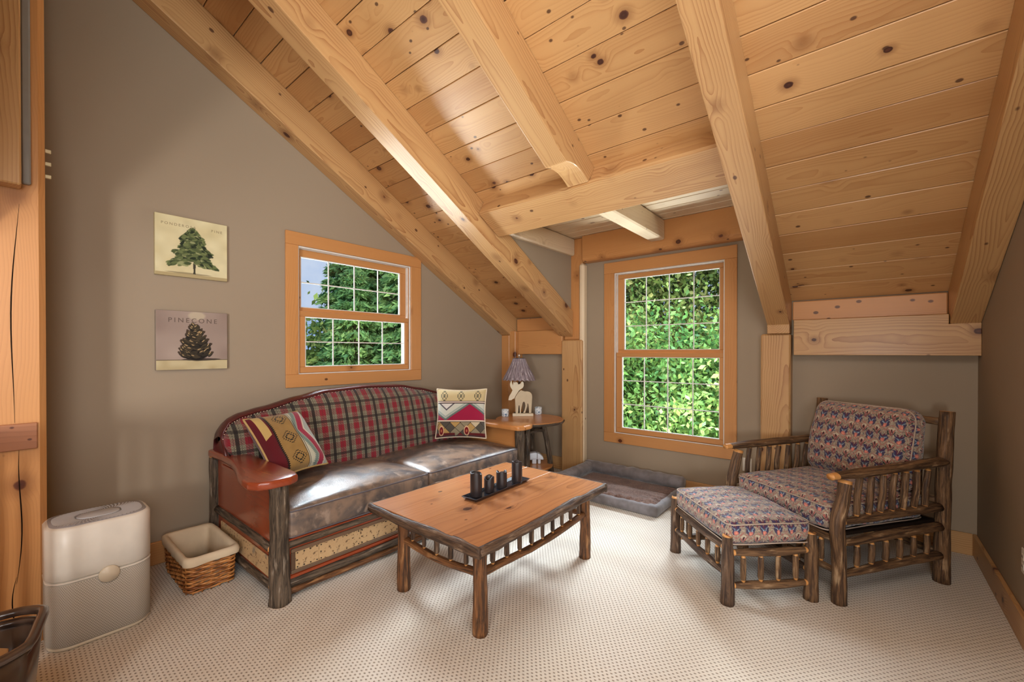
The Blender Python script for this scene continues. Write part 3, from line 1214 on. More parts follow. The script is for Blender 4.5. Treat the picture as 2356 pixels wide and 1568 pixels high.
bays = ((XL, -2.56, 4.111, 0.0), (-2.56, -1.50, 2.69, 0), (-1.50, -0.53, 2.69, 0), (-0.53, XR, 4.111, 0))
for xa, xb, yend, ph in bays:
    y = yend
    while y > RIDGE + 0.05:
        ya = max(RIDGE, y - PIT)
        if xa == -1.50 and abs(y - 2.69) < 0.01:
            pass
        plank(xa, xb, ya, y)
        y -= PIT
# the rest of the loft ceiling, outside the picture, in larger sheets
wall_mesh('ceiling_rear', [([(RIDGE, ZRIDGE), (YN, zc(YN)), (YN, zc(YN) + 0.03), (RIDGE, ZRIDGE + 0.03)], 'x', XL, XE),
                           ([(YB, zc(YB)), (RIDGE, ZRIDGE), (RIDGE, ZRIDGE + 0.03), (YB, zc(YB) + 0.03)], 'x', XR + 0.12, XE)],
          'pine_plank', 'pine ceiling of the rest of the loft')['category'] = 'ceiling'
cd = thing('ceiling_dormer', 'flat daylit pine board ceiling inside the dormer', 'ceiling', (-1.6, 3.4, DZ), kind='structure', world=True)
y = YB
while y > 2.80:
    box('plank', DX0, DX1 + 0.02, y - 0.146, y - 0.003, DZ, DZ + 0.024, 'pine_daylit', cd, grain='x', bev=0.005)
    y -= 0.149


def rafter(name, xa, xb, prof, label, mat='pine_timber'):
    g = Matrix(((0, 0, 1), (math.cos(-ang), 0, 0), (-SL * math.cos(ang), 0, 0)))
    d = Vector((0, 1, -SL)).normalized()
    n = Vector((1, 0, 0))
    up = n.cross(d)
    g = Matrix((d, n, up)).transposed()
    if g.determinant() < 0:
        g = Matrix((d, -n, up)).transposed()
    o = prism(name, prof, 'x', xa, xb, mat, bev=0.007, grain=g)
    return tag(o, label, 'rafter', 'exposed pine rafters', 'structure')


YR0 = RIDGE
top = lambda y: ZC - SL * y - 0.001
bot = lambda y: ZR - SL * y
rafter('rafter_beam', XL + 0.001, -3.32, [(YR0, top(YR0)), (YR0, bot(YR0)), (3.965, bot(3.965)), (YB - 0.012, bot(3.965)), (YB - 0.012, top(YB - 0.012))],
       'pine rafter lying against the gable wall, above the small window')
rafter('rafter_beam', -2.645, -2.475, [(YR0, top(YR0)), (YR0, bot(YR0)), (4.035, bot(4.035)), (4.035, top(4.035))],
       'pine rafter that ends beside the dormer post above the lamp')
rp = [(YR0, top(YR0)), (YR0, bot(YR0)), (2.245, bot(2.245))]
for i in range(1, 7):
    t = i / 6
    rp.append((2.245 + 0.27 * t, bot(2.245) + 0.035 * math.sin(t * PI) - 0.045 * t + 0.0))
rp += [(2.56, 2.54), (2.60, top(2.60))]
rafter('rafter_beam', -1.585, -1.425, rp, 'short pine rafter with a scooped end resting on the dormer header')
rafter('rafter_beam', -0.605, -0.452, [(YR0, top(YR0)), (YR0, bot(YR0)), (3.95, bot(3.95)), (3.955, 1.495), (4.095, 1.495), (4.095, top(4.095))],
       'pine rafter coming down on the post right of the tall window')
rafter('rafter_beam', 0.435, XR - 0.001, [(YR0, top(YR0)), (YR0, bot(YR0)), (4.005, bot(4.005)), (4.005, 1.537), (4.105, 1.537), (4.105, top(4.105))],
       'pine rafter against the right wall, above the armchair')


def timber(name, x0, x1, y0, y1, z0, z1, label, cat='beam', mat='pine_timber', grain=None, bev=0.006, group=None):
    return tag(box(name, x0, x1, y0, y1, z0, z1, mat, None, grain, bev), label, cat, group, 'structure')


# header of the dormer, lying in the slope of the roof
hd = Vector((0, 1, -SL)).normalized()
hn = Vector((0, SL, 1)).normalized()
ctr = Vector((-1.54, 2.60, zc(2.60))) + hd * 0.15 - hn * 0.052
o = bpy.data.objects.new('header_beam', box_data('header_beam', 1.87, 0.30, 0.165, 0.014, 'pine_timber'))
COL.objects.link(o)
o.matrix_basis = Matrix.Translation(ctr) @ Matrix.Rotation(ang, 4, 'X')
tag(o, 'wide pine header across the top of the dormer opening', 'beam', None, 'structure')
# posts of the eave wall
timber('corner_post', XL, -3.345, 3.975, YB, 0, 1.556, 'pine corner post behind the sofa end, half hidden by the lamp shade', 'post', 'pine_orange')
timber('corner_post', -3.34, -3.245, 3.97, YB, 0, 1.60, 'narrow pine stud beside the corner post, directly behind the lamp', 'post', 'pine_orange')
pp = thing('dormer_post', 'tall pine post between the lamp niche and the tall window', 'post', (-2.46, 4.05, 0), kind='structure', world=True)
box('lower_post', -2.605, -2.345, 4.0, YB, 0, 1.48, 'pine_timber', pp, 'z', 0.012)
box('upper_post', -2.598, -2.36, 4.045, YB, 1.48, DZ, 'pine_orange', pp, 'z', 0.012)
box('corner_bead', -2.40, -2.335, 4.02, YB - 0.001, 0, 2.31, 'pine_daylit', pp, 'z', 0.022)
timber('window_post', -0.655, -0.448, 3.985, YB, 0, 1.494, 'pine post right of the tall window, below the rafter end', 'post', 'pine_timber', bev=0.012)
timber('eave_beam', -3.244, -2.606, 4.02, YB, 1.322, 1.60, 'pine eave beam above the lamp niche', mat='pine_orange')
timber('eave_board', -3.30, -2.5, 4.07, YB - 0.001, 1.601, 1.752, 'pine filler board between eave beam and ceiling above the lamp', mat='pine_orange')
o = prism('eave_beam', [(-0.43, 1.325), (XR - 0.001, 1.325), (XR - 0.001, 1.535), (0.43, 1.535), (0.43, 1.60), (-0.43, 1.60)], 'y', 4.0, YB - 0.001, 'pine_timber', bev=0.004,
          grain=Matrix.Identity(3))
tag(o, 'pine eave beam on the wall above the armchair', 'beam', None, 'structure')
timber('eave_board', -0.446, 0.432, 4.075, YB - 0.001, 1.602, 1.752, 'orange pine filler board between eave beam and ceiling above the armchair', mat='pine_orange')
# beams of the dormer
bp = [(4.0, DZ - 0.001), (4.0, 2.36)] + [(4.0 + 0.045 * (1 - math.cos(R(a))), 2.36 - 0.045 * math.sin(R(a))) for a in (30, 60, 90)] + [(YB - 0.001, 2.315), (YB - 0.001, DZ - 0.001)]
o = prism('lintel_beam', bp, 'x', -2.34, -0.585, 'pine_orange', grain=Matrix.Identity(3), bev=0.004)
tag(o, 'pine lintel beam with rounded lower edge over the tall window', 'beam', None, 'structure')
o = timber('dormer_joist', -2.598, -2.455, 2.75, 4.044, 2.405, DZ - 0.001, 'daylit pine joist along the left side of the dormer', 'joist', 'pine_daylit', bev=0.014)
timber('dormer_joist', -1.585, -1.45, 2.78, 3.999, 2.405, DZ - 0.001, 'daylit pine joist in the middle of the dormer ceiling', 'joist', 'pine_daylit', bev=0.012)

# big post at the left edge of the picture
lp = thing('timber_post', 'heavy cracked pine post at the left edge of the picture', 'post', (-3.05, -0.05, 0), kind='structure', world=True)
o = prism('shaft', [(-3.30, -0.30), (-2.95, -0.30), (-2.95, 0.115), (-2.972, 0.137), (-3.30, 0.137)], 'z', 0.0, 4.1, 'pine_orange', lp, grain=ROTS['z'])
box('brace_block', -2.949, -2.86, -0.30, 0.062, 2.085, 3.3, 'pine_timber', lp, 'z', 0.006)
box('plaster_strip', -2.949, -2.915, 0.0625, 0.092, 2.11, 3.3, 'grey_edge', lp, 'z', 0.006)
box('mortise_block', -2.949, -2.938, -0.16, 0.108, 0.905, 1.025, 'knot_block', lp, 'y', 0.003)
for k, (yy, zz0, zz1) in enumerate(((0.062, 0.30, 0.92), (0.045, 0.0, 0.33), (0.05, 1.03, 2.02))):
    n = 14
    vs, fs = [], []
    for i in range(n + 1):
        t = i / n
        z = zz0 + (zz1 - zz0) * t
        wd = 0.0020 * math.sin(PI * t) + 0.0003
        y = yy + 0.010 * math.sin(t * 5 + k) - 0.02 * (1 - t)
        vs += [(-2.9495, y - wd, z), (-2.9475, y, z), (-2.9495, y + wd, z)]
    for i in range(n):
        a = i * 3
        fs += [(a, a + 1, a + 4, a + 3), (a + 1, a + 2, a + 5, a + 4)]
    mesh('crack', vs, fs, 'shadow_gap', lp, smooth=False)
for k, zz in enumerate((2.30, 2.24, 2.18)):
    box('peg', -2.995, -2.980, 0.137, 0.158, zz - 0.008, zz + 0.008, 'peg_cream', lp, 'y', 0.002)

# railing that starts at the big post, just outside the picture's left edge
rl = thing('stair_railing', 'pine stair railing with square balusters running from the big post', 'railing', (-1.6, -0.15, 0), kind='structure', world=True)
box('handrail', -2.945, -0.55, -0.19, -0.11, 0.905, 1.02, 'pine_timber', rl, 'x', 0.01)
box('bottom_rail', -2.945, -0.55, -0.18, -0.12, 0.06, 0.11, 'pine_timber', rl, 'x', 0.005)
for k in range(19):
    xx = -2.82 + k * 0.122
    box('baluster', xx - 0.016, xx + 0.016, -0.166, -0.134, 0.11, 0.905, 'pine_timber', rl, 'z', 0.003)
box('newel_post', -0.55, -0.44, -0.205, -0.095, 0, 1.10, 'pine_timber', rl, 'z', 0.008)
br_ = [(-2.95, 1.72), (-2.95, 2.02)]
o = prism('knee_brace', [(-2.948, 1.80), (-2.6, 2.02), (-2.2, 2.24), (-1.6, 2.56), (-1.1, 2.84), (-1.0, 3.06), (-1.5, 2.86), (-2.1, 2.52), (-2.6, 2.30), (-2.948, 2.10)], 'y', -0.19, -0.08, 'pine_timber', None, bev=0.006, grain=Matrix.Identity(3))
tag(o, 'curved pine knee brace rising from the big post', 'brace', None, 'structure')
wall_mesh('wall_upper', [([(-2.948, 2.115), (-2.6, 2.315), (-2.6, zc(-0.135) - 0.02), (-2.948, zc(-0.135) - 0.02)], 'y', -0.17, -0.10),
                         ([(-2.6, 2.315), (-2.1, 2.535), (-2.1, zc(-0.135) - 0.02), (-2.6, zc(-0.135) - 0.02)], 'y', -0.17, -0.10),
                         ([(-2.1, 2.535), (-1.05, 3.05), (-1.05, zc(-0.135) - 0.02), (-2.1, zc(-0.135) - 0.02)], 'y', -0.17, -0.10)],
          'wall_paint', 'painted partition above the knee brace beside the big post')

# baseboards
for nm, a, lab in (('baseboard_left', (XL, XL + 0.02, -3.3, 3.984, 0, 0.143), 'orange pine baseboard along the gable wall behind the sofa'),
                   ('baseboard_back', (-2.334, -0.656, YB - 0.02, YB, 0, 0.143), 'pine baseboard below the tall window behind the dog bed'),
                   ('baseboard_back', (-0.447, XR - 0.02, YB - 0.02, YB, 0, 0.143), 'pine baseboard on the eave wall behind the armchair'),
                   ('baseboard_back', (-3.244, -2.606, YB - 0.02, YB, 0, 0.143), 'pine baseboard in the niche behind the side table'),
                   ('baseboard_right', (XR - 0.02, XR, 1.7, YB, 0, 0.143), 'pine baseboard along the right wall')):
    tag(box(nm, *a, 'pine_orange' if 'left' in nm else 'pine_timber'), lab, 'baseboard', kind='structure')


# ------------------------------------------------------------------ windows
def window(name, loc, rz, label, cas, opening, lower, upper, rows):
    """local frame: X along the wall, Y outward, Z up; cas / opening / glass = (x0, x1, z0, z1)"""
    t = thing(name, label, 'window', loc, rz, kind='structure')
    cx0, cx1, cz0, cz1 = cas
    ox0, ox1, oz0, oz1 = opening
    wt = 0.018
    box('casing', cx0, cx1, -wt, 0, oz1 - 0.006, cz1, 'pine_orange', t, 'x', 0.003)
    box('casing', cx0, cx1, -wt, 0, cz0, oz0 + 0.006, 'pine_orange', t, 'x', 0.003)
    box('casing', cx0, ox0 + 0.006, -wt + 0.001, 0, oz0 + 0.006, oz1 - 0.006, 'pine_orange', t, 'z', 0.003)
    box('casing', ox1 - 0.006, cx1, -wt + 0.001, 0, oz0 + 0.006, oz1 - 0.006, 'pine_orange', t, 'z', 0.003)
    # wood jamb lining and white track
    for i, (a, mt, d0, d1) in enumerate(((0.012, 'pine_orange', 0.0, 0.03), (0.02, 'white_vinyl', 0.03, 0.12))):
        box('jamb', ox0, ox0 + a, d0, d1, oz0, oz1, mt, t, 'z', 0.001)
        box('jamb', ox1 - a, ox1, d0, d1, oz0, oz1, mt, t, 'z', 0.001)
        box('jamb', ox0 + a, ox1 - a, d0, d1, oz1 - a, oz1, mt, t, 'x', 0.001)
        box('jamb', ox0 + a, ox1 - a, d0, d1, oz0, oz0 + a, mt, t, 'x', 0.001)
    # white stop around the opening
    for a in ((ox0 + 0.006, ox0 + 0.016, oz0, oz1), (ox1 - 0.016, ox1 - 0.006, oz0, oz1)):
        box('stop', a[0], a[1], -0.004, 0.012, a[2] + 0.006, a[3] - 0.006, 'white_vinyl', t, 'z', 0.002)
    box('stop', ox0 + 0.016, ox1 - 0.016, -0.004, 0.012, oz1 - 0.018, oz1 - 0.006, 'white_vinyl', t, 'x', 0.002)
    box('stop', ox0 + 0.016, ox1 - 0.016, -0.004, 0.012, oz0 + 0.006, oz0 + 0.014, 'white_vinyl', t, 'x', 0.002)
    for sash, g, y0, frame in (('lower_sash', lower, 0.016, None), ('upper_sash', upper, 0.056, None)):
        sx0, sx1 = (ox0 + 0.018, ox1 - 0.018)
        gx0, gx1, gz0, gz1 = g
        if sash == 'lower_sash':
            sz0, sz1 = oz0 + 0.014, gz1 + 0.045
        else:
            sz0, sz1 = gz0 - 0.040, oz1 - 0.014
        s = bpy.data.objects.new(sash, None)
        place(s, t)
        y1 = y0 + 0.036
        box('rail', sx0, sx1, y0, y1, sz0, gz0, 'pine_orange', s, 'x', 0.004)
        box('rail', sx0, sx1, y0, y1, gz1, sz1, 'pine_orange', s, 'x', 0.004)
        box('stile', sx0, gx0, y0 + 0.0005, y1, gz0, gz1, 'pine_orange', s, 'z', 0.004)
        box('stile', gx1, sx1, y0 + 0.0005, y1, gz0, gz1, 'pine_orange', s, 'z', 0.004)
        # white glazing bead
        b = 0.006
        box('glazing_bead', gx0, gx1, y0 + 0.004, y0 + 0.026, gz0, gz0 + b, 'white_vinyl', s, 'x', 0.001)
        box('glazing_bead', gx0, gx1, y0 + 0.004, y0 + 0.026, gz1 - b, gz1, 'white_vinyl', s, 'x', 0.001)
        box('glazing_bead', gx0, gx0 + b, y0 + 0.004, y0 + 0.026, gz0 + b, gz1 - b, 'white_vinyl', s, 'z', 0.001)
        box('glazing_bead', gx1 - b, gx1, y0 + 0.004, y0 + 0.026, gz0 + b, gz1 - b, 'white_vinyl', s, 'z', 0.001)
        cw = (gx1 - gx0) / 4
        rh = (gz1 - gz0) / rows
        mw = 0.0085
        for i in range(1, 4):
            box('muntin', gx0 + cw * i - mw / 2, gx0 + cw * i + mw / 2, y0 + 0.012, y0 + 0.024, gz0 + b, gz1 - b, 'white_vinyl', s, 'z', 0.002)
        for j in range(1, rows):
            box('muntin', gx0 + b, gx1 - b, y0 + 0.0125, y0 + 0.0235, gz0 + rh * j - mw / 2, gz0 + rh * j + mw / 2, 'white_vinyl', s, 'x', 0.002)
        for i in range(4):
            for j in range(rows):
                e = 0.0035
                box('pane', gx0 + cw * i + e, gx0 + cw * (i + 1) - e, y0 + 0.0165, y0 + 0.0195, gz0 + rh * j + e, gz0 + rh * (j + 1) - e, 'window_glass', s, 'x', 0)
    return t


yc = 2.055
window('window_1', (XL, yc, 0), PI / 2, 'small double-hung window with orange pine casing above the sofa',
       (1.414 - yc, 2.722 - yc, 1.068, 2.297), (W1[0] - yc, W1[1] - yc, W1[2], W1[3]),
       (1.578 - yc, 2.545 - yc, 1.228, 1.636), (1.560 - yc, 2.520 - yc, 1.711, 2.125), 2)
xc = -1.4925
window('window_2', (xc, YB, 0), 0, 'tall double-hung dormer window with orange pine casing above the dog bed',
       (-2.133 - xc, -0.855 - xc, 0.40, 2.287), (W2[0] - xc, W2[1] - xc, W2[2], W2[3]),
       (-1.945 - xc, -1.003 - xc, 0.558, 1.297), (-1.938 - xc, -1.012 - xc, 1.370, 2.115), 3)


# outlets
def outlet(loc, rz, label):
    t = thing('wall_outlet', label, 'outlet', loc, rz)
    box('cover_plate', -0.036, 0.036, -0.006, 0, -0.058, 0.058, 'outlet_white', t, 'z', 0.003)
    for s in (-1, 1):
        f = box('socket', -0.017, 0.017, -0.009, -0.006, s * 0.022 - 0.014, s * 0.022 + 0.014, 'outlet_white', t, 'x', 0.002)
        box('slot', -0.009, -0.006, -0.0098, -0.0088, s * 0.022 - 0.004, s * 0.022 + 0.006, 'outlet_slot', t, 'z', 0)
        box('slot', 0.006, 0.009, -0.0098, -0.0088, s * 0.022 - 0.004, s * 0.022 + 0.006, 'outlet_slot', t, 'z', 0)


outlet((-0.775, YB, 0.375), 0, 'white outlet on the wall just right of the tall window')
outlet((XR, 3.03, 0.375), -PI / 2, 'white outlet on the right wall beyond the armchair')
#PART2

# ------------------------------------------------------------------ sofa
sofa = thing('sofa', 'log sofa with plaid camelback, brown leather seats and birch bark panels below the small window', 'sofa', (-2.93, 1.99, 0), world=True)
SF, SB, SY0, SY1 = -2.42, -3.37, 0.955, 3.025
for i, (x, y, r0) in enumerate(((SF, SY0, 0.049), (SF, SY1, 0.044), (SB - 0.024, SY0 - 0.026, 0.036), (SB, SY1 + 0.02, 0.042))):
    log('leg', [(x + 0.008, y - 0.004, 0), (x, y, 0.15), (x + 0.004, y, 0.4), (x, y, 0.64)], [r0 * 1.12, r0, r0 * 0.94, r0], ('sofa_bark', 'tenon_wood'), sofa, seg=18, n=22, rough=0.10)


def armrest(sgn, yref, mat):
    # outline of the flat arm seen from above, curving outwards at the front
    pts = [(-3.45, 0.0), (-3.43, 0.02), (-3.05, 0.075), (-2.7, 0.085), (-2.44, 0.085), (-2.375, 0.07), (-2.345, 0.02), (-2.345, -0.08), (-2.365, -0.135), (-2.42, -0.165),
           (-2.50, -0.165), (-2.62, -0.145), (-2.80, -0.10), (-3.00, -0.065), (-3.2, -0.055), (-3.42, -0.07), (-3.455, -0.05)]
    poly = [(a, yref + sgn * b) for a, b in pts]
    o = prism('armrest', poly, 'z', 0.640, 0.684, mat, sofa, bev=0.013, smooth=True)
    return o


armrest(1, 0.965, 'cherry')
armrest(-1, 3.015, 'arm_pine')
for sgn, y, mt in ((1, SY0 - 0.012, 'cherry'), (-1, SY1 + 0.012, 'arm_pine')):
    box('side_panel', SB + 0.03, SF - 0.03, y - 0.012, y + 0.012, 0.31, 0.641, mt, sofa, 'x', 0.003)
    box('side_panel_moulding', SB + 0.12, SF - 0.05, y - sgn * 0.016 - 0.004, y - sgn * 0.016 + 0.004, 0.595, 0.612, mt, sofa, 'x', 0.003)
    yo = y - sgn * 0.012
    log('side_rail', [(SB + 0.03, yo, 0.295), (-2.9, yo - sgn * 0.004, 0.30), (SF - 0.03, yo, 0.292)], [0.024, 0.022, 0.024], ('sofa_bark', 'tenon_wood'), sofa, seg=10, n=14)
    box('side_frame', SB + 0.03, SF - 0.03, y - 0.010, y + 0.010, 0.09, 0.272, 'cherry', sofa, 'x', 0.003)
    box('bark_panel', SB + 0.10, SF - 0.06, yo - sgn * 0.002 - 0.004, yo - sgn * 0.002 + 0.004, 0.125, 0.235, 'birch_bark', sofa, 'x', 0.002)
    log('side_rail', [(SB + 0.03, yo, 0.088), (-2.9, yo, 0.082), (SF - 0.03, yo, 0.09)], [0.022, 0.024, 0.022], ('sofa_bark', 'tenon_wood'), sofa, seg=10, n=14)
# front apron
xf = SF + 0.005
ya, yb = SY0 + 0.04, SY1 - 0.04
box('front_moulding', xf - 0.02, xf + 0.012, ya, yb, 0.318, 0.328, 'cherry', sofa, 'y', 0.003)
log('front_rail', [(xf + 0.004, ya, 0.298), (xf + 0.006, 1.6, 0.302), (xf + 0.004, 2.3, 0.296), (xf + 0.004, yb, 0.30)], [0.021, 0.019, 0.022, 0.02], ('sofa_bark', 'tenon_wood'), sofa, seg=10, n=26)
box('front_board', xf - 0.022, xf, ya, yb, 0.10, 0.285, 'cherry', sofa, 'y', 0.002)
for z0, z1 in ((0.248, 0.268), (0.132, 0.152)):
    box('bark_frame', xf - 0.004, xf + 0.013, ya + 0.015, yb - 0.015, z0, z1, 'hickory_dark', sofa, 'y', 0.004)
for y0 in (ya + 0.015, yb - 0.037):
    box('bark_frame', xf - 0.004, xf + 0.0125, y0, y0 + 0.022, 0.152, 0.248, 'hickory_dark', sofa, 'z', 0.004)
seams = [ya + 0.037, ya + 0.17, ya + 0.43, ya + 0.71, ya + 0.95, ya + 1.22, ya + 1.55, ya + 1.78, yb - 0.037]
vs, fs = [], []


def add_box(vs, fs, x0, x1, y0, y1, z0, z1):
    b = len(vs)
    for x in (x0, x1):
        for y in (y0, y1):
            for z in (z0, z1):
                vs.append((x, y, z))
    for q in ((0, 1, 3, 2), (4, 6, 7, 5), (0, 4, 5, 1), (2, 3, 7, 6), (0, 2, 6, 4), (1, 5, 7, 3)):
        fs.append(tuple(b + k for k in q))


for a, b in zip(seams[:-1], seams[1:]):
    box('birch_panel', xf, xf + 0.004 + random.uniform(0, 0.002), a, b - 0.001, 0.152, 0.248, 'birch_bark', sofa, 'y', 0.001)
    for k in range(4):
        yy = a + 0.012 + (b - a - 0.024) * k / 3
        for zz in (0.162, 0.239):
            add_box(vs, fs, xf + 0.004, xf + 0.0085, yy - 0.003, yy + 0.003, zz - 0.003, zz + 0.003)
    add_box(vs, fs, xf + 0.004, xf + 0.0085, a + 0.008, a + 0.014, 0.197, 0.203)
tag(mesh('tacks', vs, fs, 'nail_black', sofa, smooth=False), kind='stuff')
box('front_moulding', xf - 0.01, xf + 0.010, ya, yb, 0.108, 0.125, 'cherry', sofa, 'y', 0.003)
log('front_rail', [(xf, ya, 0.085), (xf + 0.006, 1.6, 0.080), (xf, 2.3, 0.086), (xf, yb, 0.083)], [0.024, 0.021, 0.024, 0.022], ('sofa_bark', 'tenon_wood'), sofa, seg=10, n=26)
log('front_rail', [(xf - 0.01, ya, 0.040), (xf - 0.004, 1.7, 0.036), (xf - 0.01, yb, 0.040)], [0.022, 0.022, 0.022], ('rough_bark', 'tenon_wood'), sofa, seg=10, n=26)
box('seat_deck', SB + 0.05, xf - 0.02, ya - 0.02, yb + 0.02, 0.27, 0.325, 'shadow_gap', sofa, 'y', 0)
# leather seat cushions
for i, (y0, y1) in enumerate(((0.995, 1.962), (1.972, 2.985))):
    sx, sy, sz = 0.76, y1 - y0, 0.155
    lc = (-2.40 - sx / 2, (y0 + y1) / 2, 0.4055)
    c = cushion('seat_cushion', sx, sy, sz, 'worn_leather', sofa, r=0.018, crown=0.055, n=(24, 30, 6), wr=0.006, wf=7, loc=lc, bottom=0.0, seed=i * 9)
    lp_ = rrect(sx - 0.004, sy - 0.004, 0.022, 5, sz / 2 - 0.007)
    full = []
    for k in range(len(lp_)):
        a, b = lp_[k], lp_[(k + 1) % len(lp_)]
        m_ = max(1, int((b - a).length / 0.08))
        for q in range(m_):
            full.append(a.lerp(b, q / m_))
    v, f, uv, mi = tube_data(full, [0.0048], seg=6, close=True, cap=False)
    mesh('piping', v, f, ['welt_cord', 'welt_cord'], c, uvs=uv, midx=mi)
    v = [(p[0], p[1], p[2] - sz + 0.016) for p in v]
    mesh('piping', v, f, ['welt_cord', 'welt_cord'], c, uvs=uv, midx=mi)
# camel back
cr_pts = [(0, 1.050), (0.35, 1.036), (0.55, 0.998), (0.8, 0.942), (0.95, 0.912), (1.02, 0.880), (1.058, 0.82), (1.068, 0.76)]


def crest(y):
    d = abs(y - 1.99)
    for (a, za), (b, zb) in zip(cr_pts[:-1], cr_pts[1:]):
        if d <= b:
            t = (d - a) / (b - a)
            t2 = t * t * (3 - 2 * t) if b < 1.0 else t
            return za + (zb - za) * (t * 0.5 + t2 * 0.5)
    return cr_pts[-1][1]


def xback(y):
    # the ends wrap forward a little
    d = abs(y - 1.99)
    return 0.05 * max(0, (d - 0.8) / 0.27) ** 2


ys = [1.99 + math.copysign(1, k) * 1.066 * (1 - (1 - abs(k)) ** 1.35) for k in np.linspace(-1, 1, 90)]
V, F, UV = [], [], []
np_ = 14
for i, y in enumerate(ys):
    c_ = crest(y)
    xo = xback(y)
    arc = 0
    prev = None
    for j in range(np_ + 1):
        t = j / np_
        z = 0.42 + (c_ - 0.42) * t
        hh = (c_ - 0.42)
        bul = 0.035 * math.sin(PI * min(1, t * 1.0)) ** 0.8
        x = -3.085 - 0.145 * t + xo * 0.6 + bul - 0.05 * max(0, t - 0.86) / 0.14 * 0.9
        if t > 0.999: z -= 0.004
        if prev: arc += math.hypot(x - prev[0], z - prev[1])
        prev = (x, z)
        V.append((x, y if z > 0.672 else max(0.972, min(3.008, y)), z))
        UV.append((y * 1.0, c_ * 0.0 + z * 1.02 + 0.02))
for i in range(len(ys) - 1):
    for j in range(np_):
        a = i * (np_ + 1) + j
        F.append((a, a + np_ + 1, a + np_ + 2, a + 1))
mesh('backrest', V, F, 'plaid_fabric', sofa, uvs=UV)
# shell behind: from crest back to the wall side, and the two ends
V, F = [], []
for i, y in enumerate(ys):
    c_ = crest(y)
    xo = xback(y)
    xt = -3.085 - 0.145 + xo * 0.6 - 0.045
    for (x, z) in ((xt, c_ - 0.004), (xt - 0.02, c_ + 0.012), (xt - 0.07, c_ + 0.014), (-3.405, c_ - 0.02), (-3.42, c_ - 0.08), (-3.42, min(c_ - 0.09, 0.69)), (-3.42, 0.655), (-3.42, 0.42)):
        V.append((max(x, -3.44), y if z > 0.672 else max(0.972, min(3.008, y)), z))
for i in range(len(ys) - 1):
    for j in range(7):
        a = i * 8 + j
        F.append((a, a + 8, a + 9, a + 1))
for e in (0, len(ys) - 1):
    ring = [e * 8 + j for j in range(6)]
    b = len(V)
    V.append((-3.10 + xback(ys[e]) * 0.6, ys[e], 0.68))
    F.append(tuple(ring + [b]) if e else tuple(reversed(ring + [b])))
mesh('back_shell', V, F, 'burgundy_leather', sofa)
path = [(-3.262 + xback(y) * 0.6, y, crest(y) + 0.002) for y in ys]
path = [(-3.15 + 0.02, ys[0] - 0.002, 0.66)] + path + [(-3.13, ys[-1] + 0.002, 0.66)]
log('crest_welt', path, [0.011, 0.011], ('burgundy_leather', 'burgundy_leather'), sofa, seg=8, n=len(path) * 2, rough=0.03)
vs, fs = [], []
for i in range(96):
    t = (i + 0.5) / 96
    k = t * (len(path) - 1)
    s_ = min(int(k), len(path) - 2)
    p = Vector(path[s_]).lerp(Vector(path[s_ + 1]), k - s_) + Vector((0.012, 0, -0.012))
    b = len(vs)
    for a in range(6):
        vs.append(p + Vector((0.0, 0.0045 * math.cos(a * PI / 3), 0.0045 * math.sin(a * PI / 3))))
    vs.append(p + Vector((0.005, 0, 0.001)))
    for a in range(6):
        fs.append((b + a, b + (a + 1) % 6, b + 6))
tag(mesh('nail_heads', vs, fs, 'nail_brass', sofa), kind='stuff')


# pillows
def pillow(name, label, ctr, ax_u, ax_v, w_, h_, th, mat, pipe, seed=0):
    """ax_u: width direction, ax_v: the direction the bands are stacked in"""
    u_ = Vector(ax_u).normalized()
    v_ = Vector(ax_v)
    v_ = (v_ - u_ * v_.dot(u_)).normalized()
    n_ = u_.cross(v_)
    n = 34
    V, F, UV = [], [], []
    for side in (1, -1):
        for i in range(n + 1):
            for j in range(n + 1):
                a, b = i / n * 2 - 1, j / n * 2 - 1
                pin = 1 - 0.07 * (1 - abs(b) ** 2) * abs(a) ** 3
                pin2 = 1 - 0.07 * (1 - abs(a) ** 2) * abs(b) ** 3
                x, y = a * w_ / 2 * pin, b * h_ / 2 * pin2
                z = side * th / 2 * ((1 - a ** 4) * (1 - b ** 4)) ** 0.5
                z += 0.012 * noise.noise(Vector((a * 1.7 + seed, b * 1.7, side))) * (1 - a ** 4) * (1 - b ** 4)
                V.append((x, y, z))
                UV.append((i / n, j / n))
    N = (n + 1) ** 2
    for s in (0, 1):
        for i in range(n):
            for j in range(n):
                a = s * N + i * (n + 1) + j
                q = (a, a + n + 1, a + n + 2, a + 1)
                F.append(q if s == 0 else tuple(reversed(q)))
    t = thing(name, label, 'cushion', ctr)
    m4 = Matrix((u_, v_, n_)).transposed()
    t.rotation_euler = m4.to_euler()
    t['group'] = 'tapestry throw pillows on the sofa'
    mesh('cover', V, F, mat, t, uvs=UV)
    edge = []
    for k in range(n): edge.append(V[k * (n + 1)])
    for k in range(n): edge.append(V[n * (n + 1) + k])
    for k in range(n): edge.append(V[(n - k) * (n + 1) + n])
    for k in range(n): edge.append(V[n - k])
    v, f, uv, mi = tube_data(edge, [0.007], seg=6, close=True, cap=False)
    mesh('piping', v, f, [pipe, pipe], t, uvs=uv, midx=mi)
    return t


